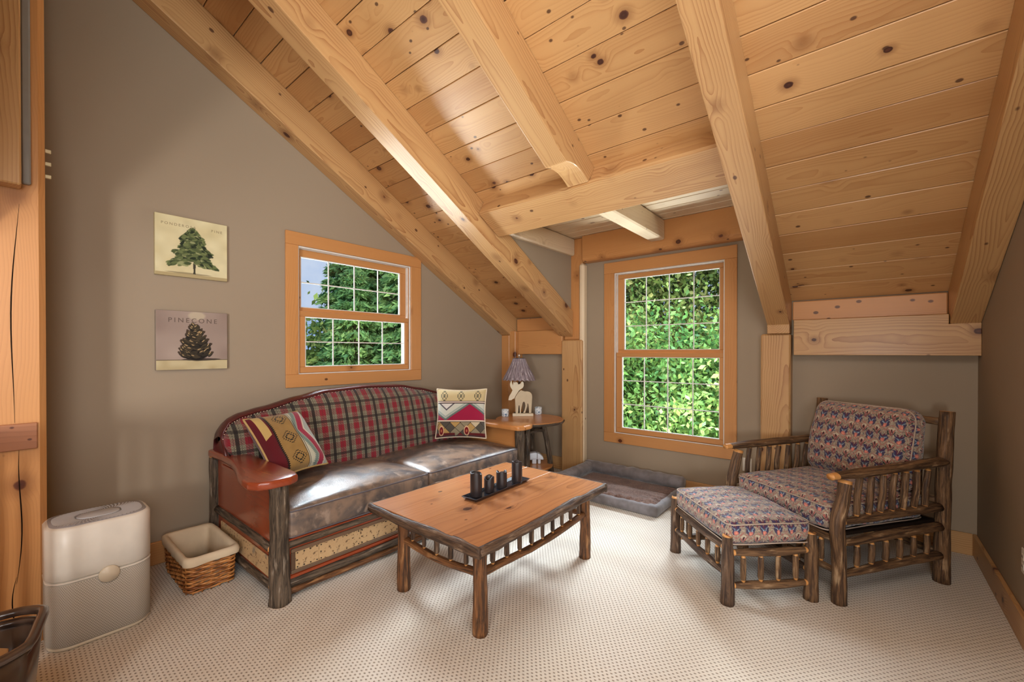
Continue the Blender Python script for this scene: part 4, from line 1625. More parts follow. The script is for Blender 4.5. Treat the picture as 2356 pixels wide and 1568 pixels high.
plain('pipe_cream', c8(222, 206, 180), 0.9, 0.1, nscale=90, namt=0.2)
plain('pipe_gold', c8(190, 160, 106), 0.9, 0.1, nscale=90, namt=0.2)
pillow('throw_pillow', 'gold, crimson and pale tapestry pillow leaning on the sofa arm near the basket', (-2.925, 1.205, 0.752), (0.60, 0.18, -0.74), (-0.30, 0.94, 0.05), 0.45, 0.39, 0.16, 'kilim_gold', 'pipe_gold', 3)
pillow('throw_pillow', 'cream and crimson tapestry pillow upright on the sofa end near the lamp', (-2.845, 2.700, 0.785), (0.77, 0.64, 0.0), (-0.16, 0.14, 0.97), 0.46, 0.45, 0.14, 'kilim_cream', 'pipe_cream', 8)

# ------------------------------------------------------------------ coffee table
ct = thing('coffee_table', 'rustic pine coffee table with bark edges and stick spindles in the middle of the carpet', 'table', (-1.707, 1.915, 0), world=True)
TX0, TX1, TY0, TY1, TZ = -2.125, -1.288, 1.325, 2.488, 0.50
wb = (TX1 - TX0) / 4
for i in range(4):
    box('top_board', TX0 + wb * i + 0.0004, TX0 + wb * (i + 1) - 0.0004, TY0 + 0.004, TY1 - 0.004, TZ - 0.034, TZ + (0.0004 if i % 2 else 0), 'table_pine', ct, 'y', 0.001)


def rim(pts, r):
    return log('bark_edge', pts, [r, r * 0.9, r * 1.1, r], ('hickory_dark', 'hickory_dark'), ct, seg=10, n=30, rough=0.22, sx=1.15, sy=0.7, up=(0, 0, 1))


zr = TZ - 0.0255
rim([(TX1, TY0, zr), (TX1 + 0.008, TY0 + 0.4, zr), (TX1 - 0.004, TY0 + 0.8, zr), (TX1, TY1, zr)], 0.023)
rim([(TX0, TY0, zr), (TX0 - 0.008, TY0 + 0.4, zr), (TX0, TY0 + 0.8, zr), (TX0, TY1, zr)], 0.023)
rim([(TX0 - 0.012, TY0, zr), (TX0 + 0.3, TY0 - 0.006, zr), (TX0 + 0.6, TY0 + 0.003, zr), (TX1 + 0.012, TY0, zr)], 0.023)
rim([(TX0 - 0.012, TY1, zr), (TX0 + 0.3, TY1 + 0.006, zr), (TX0 + 0.6, TY1, zr), (TX1 + 0.012, TY1, zr)], 0.023)
LX0, LX1, LY0, LY1 = -2.015, -1.412, 1.462, 2.458 - 0.005
for x in (LX0, LX1):
    for y in (LY0, LY1):
        log('leg', [(x, y, 0), (x + 0.002, y, 0.2), (x - 0.002, y, 0.46)], [0.038, 0.034, 0.033], ('rough_bark', 'tenon_wood'), ct, seg=16, n=18, rough=0.08)
for (a, b, nsp) in (((LX1, LY0), (LX1, LY1), 9), ((LX0, LY0), (LX0, LY1), 9), ((LX0, LY0), (LX1, LY0), 5), ((LX0, LY1), (LX1, LY1), 5)):
    A = Vector((a[0], a[1], 0.290))
    B = Vector((b[0], b[1], 0.290))
    out = Vector((1 if a[0] == LX1 and b[0] == LX1 else (-1 if a[0] == b[0] else 0), (-1 if a[1] == LY0 and b[1] == LY0 else 1) if a[1] == b[1] else 0, 0))
    mid = (A + B) / 2 + out * 0.012 + Vector((0, 0, -0.016))
    log('stretcher', [A, mid, B], [0.020, 0.019, 0.019, 0.021], ('rough_bark', 'tenon_wood'), ct, seg=10, n=18, rough=0.12)
    for k in range(nsp):
        t = (k + 0.85) / (nsp + 0.7)
        p = A.lerp(B, t) + (Vector((0, 0, -0.016)) + out * 0.012) * math.sin(PI * t)
        q = Vector((p.x, p.y, 0.462))
        stick('spindle', p + Vector((0, 0, 0.012)), q, 0.0125 + random.uniform(-0.001, 0.0015), ct, ('hickory_dark', 'tenon_wood'), taper=0.5, tip=0.014, sx=1.0)

# tray and candles
tr = thing('candle_tray', 'narrow black ceramic tray with four candles on the coffee table', 'tray', (-1.735, 1.955, TZ), R(2.0))
L2, W2_ = 0.262, 0.058
V, F = [], []
prof = [(0.0, -0.03, 0.006), (0.0, -0.012, 0.001), (0.0, 0.0, 0.022), (0.0, -0.005, 0.022), (0.0, -0.014, 0.008)]
rings = []
for (q, off, z) in [(0, -0.016, 0.0005), (0, 0.0, 0.020), (0, -0.0045, 0.0215), (0, -0.018, 0.007)]:
    ring = []
    for sx_, sy_ in ((1, 1), (-1, 1), (-1, -1), (1, -1)):
        ring.append(len(V))
        V.append((sx_ * (W2_ + off), sy_ * (L2 + off), z))
    rings.append(ring)
for a, b in zip(rings[:-1], rings[1:]):
    for j in range(4):
        k = (j + 1) % 4
        F.append((a[j], a[k], b[k], b[j]))
F.append(tuple(rings[-1]))
F.append(tuple(reversed(rings[0])))
mesh('dish', V, F, 'black_ceramic', tr, smooth=False)
for (x, y, h_, r_, seed, lab, inner) in (
        (-1.741, 1.770, 0.142, 0.0345, 1, 'tall black candle nearest the sofa arm end of the tray, olive wax inside', 'olive_wax'),
        (-1.735, 1.875, 0.094, 0.0315, 4, 'shortest black candle, with a deeply dipped rim', 'black_wax'),
        (-1.727, 1.980, 0.106, 0.033, 7, 'second shortest black candle, third along the tray from the sofa arm end', 'black_wax'),
        (-1.718, 2.120, 0.140, 0.0345, 11, 'tall black candle at the window end of the tray', 'black_wax')):
    cd_ = thing('pillar_candle', lab, 'candle', (x, y, TZ + 0.0075), group='black pillar candles on the tray')

    def wob(i, a, r, z, h_=h_, seed=seed):
        if z > h_ * 0.8:
            z -= 0.016 * max(0, math.cos(a - seed * 1.3 + 0.4)) ** 3 + 0.004 * math.sin(3 * a + seed)
        return r * (1 + 0.02 * math.sin(2 * a + seed)), z
    lathe('wax', [(r_ * 0.96, 0), (r_, 0.004), (r_, h_ * 0.5), (r_ * 0.99, h_ - 0.006), (r_ * 0.95, h_), (r_ * 0.78, h_), (r_ * 0.70, h_ - 0.008), (r_ * 0.62, h_ - 0.024)],
          'black_wax', cd_, seg=28, wob=wob)
    lathe('wax_pool', [(0.0001, h_ - 0.022), (r_ * 0.66, h_ - 0.022)], inner, cd_, seg=18)
    lathe('wick', [(0.0012, h_ - 0.022), (0.001, h_ - 0.008)], 'wick', cd_, seg=5)

# ------------------------------------------------------------------ armchair
ch = thing('armchair', 'hickory log armchair with floral tapestry cushions in the right corner', 'armchair', (-0.408, 3.092, 0), R(-34.95))
CW, CD = 0.375, 0.80
B_, T_ = 'hickory_bark', 'tenon_wood'
for s in (1, -1):
    x = s * CW
    log('front_leg', [(x, 0, 0), (x + 0.004, -0.004, 0.22), (x, -0.012, 0.42), (x, 0.02, 0.54), (x - s * 0.004, 0.05, 0.655)], [0.037, 0.033, 0.034, 0.035, 0.031], (B_, T_), ch, seg=16, n=26, rough=0.10, tips=(0, 0.02))
    log('rear_leg', [(x, CD - 0.005, 0), (x, CD, 0.35), (x, CD + 0.012, 0.70), (x + s * 0.004, CD + 0.03, 1.0)], [0.040, 0.036, 0.036, 0.035], (B_, T_), ch, seg=16, n=26, rough=0.08)
    log('armrest', [(x, -0.055, 0.682), (x, -0.035, 0.684), (x + s * 0.004, 0.25, 0.692), (x, 0.55, 0.70), (x, CD + 0.01, 0.708)], [0.020, 0.031, 0.030, 0.030, 0.030], (B_, T_), ch, seg=14, n=26, rough=0.06, sx=0.85, sy=1.15, tips=(0.045, 0), up=(0, 0, 1))
    for z, r_ in ((0.435, 0.024), (0.322, 0.026), (0.155, 0.025)):
        log('side_rail', [(x, 0.022, z), (x + s * 0.004, 0.05, z), (x, 0.4, z + 0.004), (x, CD - 0.03, z + 0.006)], [r_ * 0.75, r_, r_, r_], (B_, T_), ch, seg=12, n=22, rough=0.10, tips=(0.025, 0))
    for k in range(7):
        y = 0.135 + k * 0.088
        stick('spindle', (x, y - 0.012, 0.452), (x, y + 0.014, 0.675), 0.0165, ch, (B_, T_), taper=0.62, tip=0.012, bow=0.004 * (k % 3 - 1))
    for k in range(6):
        y = 0.125 + k * 0.108
        stick('spindle', (x, y, 0.175), (x, y + 0.004, 0.302), 0.0155, ch, (B_, T_), taper=0.62, tip=0.012, bow=0.002)
for z, r_ in ((0.335, 0.024), (0.165, 0.022)):
    log('front_rail', [(-CW + 0.025, 0.0, z), (-CW + 0.05, 0.0, z), (0, -0.004, z), (CW - 0.05, 0.0, z), (CW - 0.025, 0.0, z)], [r_ * 0.7, r_, r_, r_, r_ * 0.7], (B_, T_), ch, seg=12, n=24, rough=0.1, tips=(0.02, 0.02))
    log('back_rail', [(-CW + 0.025, CD, z), (0, CD + 0.002, z), (CW - 0.025, CD, z)], [r_, r_, r_], (B_, T_), ch, seg=10, n=14, rough=0.1)
for k in range(6):
    x = -0.275 + k * 0.11
    stick('spindle', (x, 0, 0.182), (x, 0, 0.315), 0.015, ch, (B_, T_), taper=0.6, tip=0.012)
for z, yy in ((0.935, CD + 0.024), (0.47, CD + 0.006)):
    log('back_rail', [(-CW + 0.02, yy, z), (0, yy + 0.006, z + 0.004), (CW - 0.02, yy, z)], [0.022, 0.024, 0.022], (B_, T_), ch, seg=12, n=16, rough=0.1)
for k in range(5):
    x = -0.25 + k * 0.125
    stick('back_spindle', (x, CD + 0.008, 0.485), (x, CD + 0.026, 0.918), 0.016, ch, (B_, T_), taper=0.6, tip=0.015)
box('seat_deck', -CW + 0.02, CW - 0.02, 0.0, CD - 0.03, 0.345, 0.362, 'shadow_gap', ch, 'x', 0.002)
c = cushion('seat_cushion', 0.645, 0.74, 0.145, 'floral_tapestry', ch, r=0.035, crown=0.035, n=(30, 30, 8), wr=0.010, wf=7, loc=(0.012, 0.345, 0.438), seed=4)


def welt(par, sx, sy, z, r=0.004, rr_=0.045, mat='taupe_welt', seed=1):
    lp_ = rrect(sx, sy, rr_, 6, z)
    full = []
    for k in range(len(lp_)):
        a, b = lp_[k], lp_[(k + 1) % len(lp_)]
        m_ = max(1, int((b - a).length / 0.05))
        for q in range(m_):
            p = a.lerp(b, q / m_)
            p.z += 0.003 * noise.noise(p * 9 + Vector((seed, 0, 0)))
            full.append(p)
    v, f, uv, mi = tube_data(full, [r], seg=6, close=True, cap=False)
    return mesh('piping', v, f, [mat, mat], par, uvs=uv, midx=mi)


welt(c, 0.647, 0.742, 0.064)
welt(c, 0.647, 0.742, -0.066)
c = cushion('back_cushion', 0.615, 0.49, 0.17, 'floral_tapestry', ch, r=0.075, crown=0.050, n=(30, 26, 10), wr=0.020, wf=5, loc=(0.028, 0.655, 0.755), rot=(R(78), 0, R(0)), bottom=0.5, seed=14)
welt(c, 0.612, 0.487, 0.045, rr_=0.08)

# ------------------------------------------------------------------ ottoman
ot = thing('ottoman', 'hickory log footstool with floral tapestry cushion in front of the armchair', 'footstool', (-0.562, 2.487, 0), R(44.3))
OW, OD = 0.478, 0.60
for x in (0, OW):
    for y in (0, OD):
        log('leg', [(x, y, 0), (x + 0.003, y, 0.18), (x, y, 0.345), (x, y, 0.362)], [0.036, 0.033, 0.032, 0.031, 0.024], ('hickory_dark' if x == 0 else B_, T_), ot, seg=14, n=18, rough=0.08, tips=(0, 0.006))
for (a, b, dx, nsp, zt, zb) in (((0, 0), (0, OD), 0, 5, 0.292, 0.155), ((OW, 0), (OW, OD), 0, 5, 0.292, 0.155), ((0, 0), (OW, 0), 1, 4, 0.272, 0.095), ((0, OD), (OW, OD), 1, 4, 0.272, 0.095)):
    A, Bq = Vector((a[0], a[1], 0)), Vector((b[0], b[1], 0))
    d = (Bq - A).normalized()
    for z in (zt, zb):
        zz = Vector((0, 0, z))
        log('rail', [A + d * 0.022 + zz, A + d * 0.05 + zz, (A + Bq) / 2 + zz + Vector((0, 0, -0.004)), Bq - d * 0.05 + zz, Bq - d * 0.022 + zz], [0.015, 0.022, 0.022, 0.022, 0.015], ('hickory_dark' if not dx else B_, T_), ot, seg=12, n=18, rough=0.1, tips=(0.026, 0.026))
    for k in range(nsp):
        p = A.lerp(Bq, (k + 0.9) / (nsp + 0.8))
        stick('spindle', (p.x, p.y, zb + 0.015), (p.x, p.y, zt - 0.015), 0.0145, ot, (B_, T_), taper=0.6, tip=0.013, bow=0.002)
box('seat_deck', 0.02, OW - 0.02, 0.02, OD - 0.02, 0.298, 0.310, 'shadow_gap', ot, 'y', 0.002)
c = cushion('seat_cushion', 0.475, 0.615, 0.115, 'floral_tapestry', ot, r=0.03, crown=0.032, n=(26, 30, 7), wr=0.008, wf=7, loc=(OW / 2, OD / 2, 0.370), seed=24)
welt(c, 0.477, 0.617, 0.052)
welt(c, 0.477, 0.617, -0.052)

# ------------------------------------------------------------------ side table, lamp, moose, cups
st = thing('side_table', 'round-topped log side table in the corner between sofa and window', 'table', (-2.68, 3.52, 0), world=True)
TC = Vector((-2.68, 3.52, 0))
lathe('table_top', [(0.0001, 0.627), (0.335, 0.627), (0.354, 0.635), (0.352, 0.654), (0.347, 0.657), (0.0001, 0.657)], 'arm_pine', st, seg=48, loc=TC,
      wob=lambda i, a, r, z: (r * (1 + 0.006 * math.sin(7 * a) + 0.004 * math.sin(13 * a)), z), smooth=False)
pts = [TC + Vector((0.350 * math.cos(a), 0.350 * math.sin(a), 0.640)) for a in np.linspace(0, 2 * PI, 60, endpoint=False)]
v, f, uv, mi = tube_data(pts, [0.0125], seg=8, close=True, cap=False, rough=0.3)
mesh('bark_edge', v, f, ['sofa_bark', 'sofa_bark'], st, uvs=uv, midx=mi)
feet = [(0.175, 0.165), (-0.12, 0.22), (-0.22, -0.10), (0.13, -0.22)]
for fx, fy in feet:
    log('leg', [(TC.x + fx, TC.y + fy, 0), (TC.x + fx * 0.8, TC.y + fy * 0.8, 0.35), (TC.x + fx * 0.55, TC.y + fy * 0.55, 0.630)], [0.030, 0.027, 0.026], ('sofa_bark', 'tenon_wood'), st, seg=12, n=16, rough=0.1)
for i in range(4):
    a, b = feet[i], feet[(i + 1) % 4]
    log('stretcher', [(TC.x + a[0] * 0.68, TC.y + a[1] * 0.68, 0.53), (TC.x + (a[0] + b[0]) * 0.36, TC.y + (a[1] + b[1]) * 0.36, 0.545), (TC.x + b[0] * 0.68, TC.y + b[1] * 0.68, 0.53)], [0.014, 0.016, 0.014], ('sofa_bark', 'tenon_wood'), st, seg=8, n=10)
lathe('lower_shelf', [(0.0001, 0.165), (0.235, 0.165), (0.24, 0.172), (0.24, 0.186), (0.0001, 0.188)], 'arm_pine', st, seg=32, loc=TC, smooth=False)

lm = thing('table_lamp', 'table lamp with pleated beaded grey-mauve shade on the round side table', 'lamp', (-2.935, 3.66, 0.657))
lm.scale = (1.034, 1.034, 1.034)
lathe('base', [(0.0001, 0), (0.060, 0), (0.062, 0.008), (0.060, 0.022), (0.02, 0.026), (0.0001, 0.026)], 'dark_metal', lm, seg=28)
lathe('pole', [(0.007, 0.026), (0.007, 0.60)], 'dark_metal', lm, seg=10)
lathe('finial', [(0.006, 0.605), (0.004, 0.612), (0.013, 0.622), (0.015, 0.632), (0.010, 0.642), (0.003, 0.650)], 'finial_metal', lm, seg=12)


def shade_w(i, a, r, z):
    t = (z - 0.37) / 0.23
    return r * (1 + 0.035 * math.cos(22 * a)) , z - (0.006 * math.cos(22 * a) if t < 0.05 else 0)


lathe('shade', [(0.176, 0.372), (0.150, 0.42), (0.118, 0.48), (0.086, 0.545), (0.064, 0.602), (0.060, 0.602), (0.114, 0.48), (0.170, 0.374)], 'bead_shade', lm, seg=132, wob=shade_w, smooth=False)
lathe('shade_ring', [(0.063, 0.598), (0.066, 0.604), (0.060, 0.606), (0.058, 0.600)], 'dark_metal', lm, seg=24)
for k in range(3):
    a = k * 2 * PI / 3
    log('spider', [(0.005 * math.cos(a), 0.005 * math.sin(a), 0.6), (0.06 * math.cos(a), 0.06 * math.sin(a), 0.6)], [0.002, 0.002], ('dark_metal', 'dark_metal'), lm, seg=5, n=2, rough=0)

ms = thing('moose_figurine', 'cut-out pale wooden moose standing on a small base in front of the lamp', 'figurine', (-2.836, 3.602, 0.657), R(39.7))
k_ = 0.000524


def mp(pts):
    return [((x - 655) * k_, (1365 - y) * k_) for x, y in pts]


body = mp([(490, 1000), (515, 945), (545, 900), (575, 860), (600, 838), (625, 832), (645, 843), (690, 858), (740, 856), (785, 865), (820, 890), (838, 920), (845, 970), (838, 1080), (826, 1300), (780, 1300),
           (775, 1190), (762, 1110), (748, 1105), (745, 1160), (725, 1220), (700, 1300), (660, 1300), (690, 1230), (705, 1150), (695, 1090), (678, 1068), (655, 1075), (640, 1130), (620, 1220), (612, 1310),
           (588, 1310), (582, 1150), (570, 1140), (556, 1310), (505, 1310), (500, 1180), (496, 1080)])
head = mp([(355, 1035), (362, 985), (375, 945), (410, 890), (440, 830), (420, 800), (398, 765), (386, 715), (392, 680), (408, 640), (425, 640), (432, 690), (448, 735), (452, 690), (462, 650), (478, 672), (500, 660),
           (530, 662), (548, 680), (556, 712), (585, 702), (608, 690), (622, 655), (650, 648), (668, 672), (672, 735), (655, 775), (625, 800), (590, 820), (565, 850), (535, 895), (500, 950), (475, 1005), (455, 1005), (435, 1020), (415, 1036)])
prism('body', body, 'y', -0.009, 0.009, 'moose_body_wood', ms, bev=0.002)
prism('head_and_antlers', head, 'y', -0.025, -0.0092, 'moose_wood', ms, bev=0.002)
box('base', -0.112, 0.112, -0.027, 0.027, 0.0, 0.030, 'moose_wood', ms, 'x', 0.004)


def cup(loc, label, r=0.038, h=0.078):
    t = thing('votive_cup', label, 'cup', loc, group='blue and white cups on the side table')
    lathe('cup_body', [(0.0001, 0), (r * 0.92, 0), (r, 0.004), (r * 1.02, h), (r * 0.94, h), (r * 0.92, 0.012), (0.0001, 0.010)], 'blue_white_ceramic', t, seg=22)


cup((-2.962, 3.455, 0.657), 'blue and white cup on the side table, on the sofa side of the lamp')
cup((-2.785, 3.812, 0.657), 'blue and white cup on the side table, behind the moose beside the post', 0.040, 0.080)

# white plastic device lying on the lower shelf
dv = thing('white_plastic_appliance', 'small white rounded plastic appliance on the lower shelf of the side table', 'appliance', (-2.645, 3.56, 0.188), R(40))
prof = [(-0.11, 0.03), (-0.10, 0.075), (-0.06, 0.11), (0.0, 0.12), (0.05, 0.105), (0.085, 0.07), (0.09, 0.045), (0.0, 0.05)]
prism('shell', prof, 'y', -0.045, 0.045, 'white_device', dv, bev=0.008, smooth=True)
box('foot', -0.03, 0.015, -0.035, 0.035, 0.0, 0.055, 'white_device', dv, 'z', 0.006)
box('foot', 0.03, 0.06, -0.035, 0.035, 0.0, 0.06, 'white_device', dv, 'z', 0.006)
box('grip_band', 0.018, 0.026, -0.047, 0.047, 0.05, 0.123, 'vent_dark', dv, 'z', 0.002)

# ------------------------------------------------------------------ dog bed
db = thing('dog_bed', 'grey and brown plush dog bed with bolsters below the tall window', 'pet bed', (-1.80, 3.73, 0), world=True)
cushion('base', 1.02, 0.69, 0.088, 'grey_suede', db, r=0.018, crown=0.004, n=(22, 16, 4), wr=0.004, wf=9, loc=(-1.80, 3.732, 0.044), seed=2)
# wrinkled sleeping mat
V, F = [], []
n1, n2 = 84, 60
for i in range(n1 + 1):
    for j in range(n2 + 1):
        a, b = i / n1, j / n2
        x = -2.19 + 0.87 * a
        y = 3.415 + 0.55 * b
        e = min(a, 1 - a) * 0.87
        f_ = min(b, 1 - b) * 0.55
        ed = min(1, min(e, f_) / 0.03)
        z = 0.083 + 0.017 * ed ** 0.5
        fr = math.exp(-b * 0.55 / 0.07)
        rt = math.exp(-(1 - a) * 0.87 / 0.07)
        z += 0.011 * fr * math.sin(a * 62 + 5 * b + 2 * noise.noise(Vector((a * 6, b * 6, 0)))) * ed
        z += 0.010 * rt * math.sin(b * 44 + 3 * a) * ed
        z += 0.008 * math.sin(b * 17 + 2.0 * math.sin(a * 4)) * math.exp(-b * 0.55 / 0.22) * ed
        z += 0.008 * noise.noise(Vector((a * 5, b * 5, 3))) * ed
        x += 0.006 * noise.noise(Vector((b * 12, 0, 1)))
        y += 0.008 * noise.noise(Vector((a * 12, 0, 7)))
        V.append((x, y, z))
for i in range(n1):
    for j in range(n2):
        a = i * (n2 + 1) + j
        F.append((a, a + n2 + 1, a + n2 + 2, a + 1))
mesh('sleeping_mat', V, F, 'brown_plush', db)


def bolster(p0, p1, r, ramp):
    N, sg = 70, 24
    V, F = [], []
    P0, P1 = Vector(p0), Vector(p1)
    d = (P1 - P0)
    L = d.length
    d.normalize()
    up = Vector((0, 0, 1))
    sd = d.cross(up)
    for i in range(N + 1):
        t = i / N
        e = min(t, 1 - t) * L
        rr = r * min(1, 0.72 + 0.28 * min(1, e / 0.02))
        for j in range(sg):
            a = 2 * PI * j / sg
            fold = ramp * math.sin(t * L * 48 + 2.2 * a + 3 * noise.noise(Vector((t * 5, a, 0)))) * max(0, 1 - abs(t - 0.55) / 0.33) ** 0.6
            q = rr + fold * 0.5 + 0.003 * noise.noise(Vector((t * 12, math.cos(a) * 2, math.sin(a) * 2)))
            V.append(P0 + d * (L * t) + up * (math.cos(a) * q) + sd * (math.sin(a) * q))
    for i in range(N):
        for j in range(sg):
            k = (j + 1) % sg
            F.append((i * sg + j, (i + 1) * sg + j, (i + 1) * sg + k, i * sg + k))
    F.append(tuple(range(sg)))
    F.append(tuple(reversed(range(N * sg, (N + 1) * sg))))
    b = mesh('bolster', V, F, 'grey_suede', db)
    return b


bolster((-2.30, 4.012, 0.142), (-1.268, 4.012, 0.142), 0.058, 0.010)
bolster((-2.245, 3.40, 0.138), (-2.245, 3.985, 0.138), 0.056, 0.003)

# ------------------------------------------------------------------ air purifier
ap = thing('air_purifier', 'white air purifier with grey mesh lower half beside the left post', 'air purifier', (-2.895, 0.305, 0), R(0))
PX, PY, PH = 0.285, 0.370, 0.555


def ring_wall(name, sx, sy, r, z0, z1, mat, cap=True, par=ap, bev=0.006):
    zs = [(z0, -bev), (z0 + bev, 0), (z1 - bev, 0), (z1, -bev)]
    V, F, UV = [], [], []
    n = 0
    for z, o in zs:
        lp_ = rrect(sx + 2 * o, sy + 2 * o, r + o, 8, z)
        n = len(lp_)
        acc = 0
        for i, p in enumerate(lp_):
            V.append(p)
            UV.append((acc, z))
            acc += (lp_[(i + 1) % n] - p).length
    for k in range(3):
        for i in range(n):
            j = (i + 1) % n
            F.append((k * n + i, k * n + j, (k + 1) * n + j, (k + 1) * n + i))
    if cap:
        F.append(tuple(reversed(range(n))))
        F.append(tuple(range(3 * n, 4 * n)))
    # per-loop uvs so the wrap stays continuous
    tot = sum(((Vector(V[(i + 1) % n]) - Vector(V[i])).length for i in range(n)))
    luv = []
    for f in F:
        if len(f) == 4:
            q = [list(UV[i]) for i in f]
            if f[1] % n == 0: q[1][0] = q[2][0] = tot
            luv += [tuple(t) for t in q]
        else:
            luv += [(0, 0)] * len(f)
    return mesh(name, V, F, mat, par, uvs=luv)


ring_wall('foot', PX - 0.012, PY - 0.012, 0.085, 0.0, 0.02, 'cream_button')
ring_wall('mesh_sleeve', PX - 0.002, PY - 0.002, 0.09, 0.018, 0.303, 'grille_cloth')
ring_wall('rim_band', PX + 0.001, PY + 0.001, 0.09, 0.303, 0.311, 'white_plastic', bev=0.002)
ring_wall('upper_body', PX, PY, 0.09, 0.3125, PH, 'white_plastic', bev=0.010)
ring_wall('top_plate', PX - 0.03, PY - 0.03, 0.078, PH - 0.002, PH + 0.0015, 'vent_dark', bev=0.001)
lathe('vent_centre', [(0.0001, 0.0), (0.05, 0.0), (0.056, 0.001), (0.05, 0.004), (0.0001, 0.0045)], 'vent_plastic', ap, seg=28, loc=(0, 0, PH + 0.001), wob=lambda i, a, r, z: (r * (1.0 + 0.45 * abs(math.sin(a)) ** 2), z))
vs, fs = [], []
for k in range(72):
    a0 = 2 * PI * k / 72
    for side in range(2):
        pass
    pr = None
    for i in range(9):
        t = 0.50 + 0.46 * i / 8
        a = a0 + 0.55 * (t - 0.5)
        # squircle scaling
        c_, s_ = math.cos(a), math.sin(a)
        q = (abs(c_) ** 3.2 + abs(s_) ** 3.2) ** (-1 / 3.2)
        x = c_ * q * (PX / 2 - 0.02) * t
        y = s_ * q * (PY / 2 - 0.02) * t
        wd = 0.0042 * t
        dn = Vector((-s_, c_, 0)) * wd
        vs += [Vector((x, y, PH + 0.0016)) - dn, Vector((x, y, PH + 0.0042)), Vector((x, y, PH + 0.0016)) + dn]
        if i:
            b = len(vs) - 6
            fs += [(b, b + 1, b + 4, b + 3), (b + 1, b + 2, b + 5, b + 4)]
tag(mesh('vent_fins', vs, fs, 'vent_plastic', ap), kind='stuff')
bt = lathe('power_button', [(0.0001, 0), (0.036, 0), (0.0385, 0.004), (0.036, 0.010), (0.0001, 0.013)], 'cream_button', ap, seg=30, loc=(PX / 2 - 0.002, 0.02, 0.300))
bt.rotation_euler = (0, PI / 2, 0)

# ------------------------------------------------------------------ wicker basket
bk = thing('wicker_basket', 'rectangular wicker basket with folded-over beige cloth liner beside the sofa', 'basket', (-3.098, 0.766, 0), R(0.0))
BX, BY, BH = 0.50, 0.240, 0.205


def bkring(t, off=0.0, n=100):
    sx, sy = BX * (0.95 + 0.05 * t) + off, BY * (0.95 + 0.05 * t) + off
    lp_ = rrect(sx, sy, 0.035, 4, 0)
    res = []
    tot = 0
    seg = []
    for i in range(len(lp_)):
        a, b = lp_[i], lp_[(i + 1) % len(lp_)]
        seg.append((tot, a, b, (b - a).length))
        tot += (b - a).length
    for k in range(n):
        s = k / n * tot
        for (s0, a, b, l) in seg:
            if s <= s0 + l:
                res.append(a.lerp(b, (s - s0) / l if l else 0))
                break
    return res


V, F = [], []
nr = 16
NS = 132
for rj in range(nr):
    t = (rj + 0.5) / nr
    z = 0.008 + t * (BH - 0.02)
    base = bkring(t, 0.0, NS)
    path = []
    for k, p in enumerate(base):
        nx = base[(k + 1) % NS] - base[k - 1]
        nv = Vector((nx.y, -nx.x, 0)).normalized()
        ph = math.sin(2 * PI * k / 8.25 + (PI if rj % 2 else 0))
        path.append(Vector((p.x, p.y, z + 0.0015 * math.sin(k * 0.7 + rj))) + nv * (0.0055 * ph))
    v, f, uv, mi = tube_data(path, [0.0058], seg=6, close=True, cap=False)
    o0 = len(V)
    V += v
    F += [tuple(i + o0 for i in q) for q in f]
tag(mesh('woven_strands', V, F, 'wicker', bk), kind='stuff')
V, F = [], []
bb, tt = bkring(0, 0.0, 32), bkring(1, 0.0, 32)
for k in range(32):
    v, f, uv, mi = tube_data([Vector((bb[k].x, bb[k].y, 0.0)), Vector((tt[k].x, tt[k].y, BH - 0.005))], [0.0035, 0.0035], seg=5, n=1)
    o0 = len(V)
    V += v
    F += [tuple(i + o0 for i in q) for q in f]
tag(mesh('stakes', V, F, 'wicker', bk), kind='stuff')
# cloth liner: inside walls, floor and rolled rim
V, F = [], []
rows = [(0.0, -0.022, 0.012), (0.5, -0.020, 0.10), (1.0, -0.018, BH - 0.01), (1.0, -0.008, BH + 0.006), (1.0, 0.006, BH + 0.010), (1.0, 0.016, BH + 0.002), (1.0, 0.020, BH - 0.018), (1.0, 0.016, BH - 0.036)]
for (t, off, z) in rows:
    rg = bkring(t, off * 2, 96)
    for k, p in enumerate(rg):
        w_ = 0.004 * noise.noise(Vector((p.x * 26, p.y * 26, z * 30)))
        dz = 0.0
        if z < BH - 0.01 and off > 0:
            dz = 0.007 * noise.noise(Vector((k * 0.16, 2.0, 0)))
        V.append((p.x + w_, p.y + w_, z + dz))
for r_ in range(len(rows) - 1):
    for k in range(96):
        j = (k + 1) % 96
        F.append((r_ * 96 + k, r_ * 96 + j, (r_ + 1) * 96 + j, (r_ + 1) * 96 + k))
F.append(tuple(range(96)))
mesh('cloth_liner', V, F, 'liner_cloth', bk)

# ------------------------------------------------------------------ dark leather bin at the picture's left edge
bn = thing('leather_bin', 'dark brown leather bin with rolled rim holding pale split wood, below the big post', 'bin', (-2.19, -0.07, 0), world=True)
rimp = [(-2.262, 0.094), (-2.15, 0.078), (-2.042, 0.050), (-1.995, -0.04), (-2.02, -0.16), (-2.12, -0.235), (-2.25, -0.235), (-2.335, -0.15), (-2.352, -0.05), (-2.325, 0.045)]
ctr2 = Vector((-2.18, -0.07, 0))
N = len(rimp)
rp = []
for i in range(N):
    a, b, c_, d = [Vector((*rimp[(i + k) % N], 0)) for k in (-1, 0, 1, 2)]
    for q in range(5):
        f_ = q / 5
        p = 0.5 * ((2 * b) + (c_ - a) * f_ + (2 * a - 5 * b + 4 * c_ - d) * f_ * f_ + (3 * b - a - 3 * c_ + d) * f_ ** 3)
        rp.append(b.lerp(c_, f_) * 0.4 + p * 0.6)
n = len(rp)


def zrim(p):
    return 0.415 + 0.012 * math.cos((p.x + 2.2) * 9)


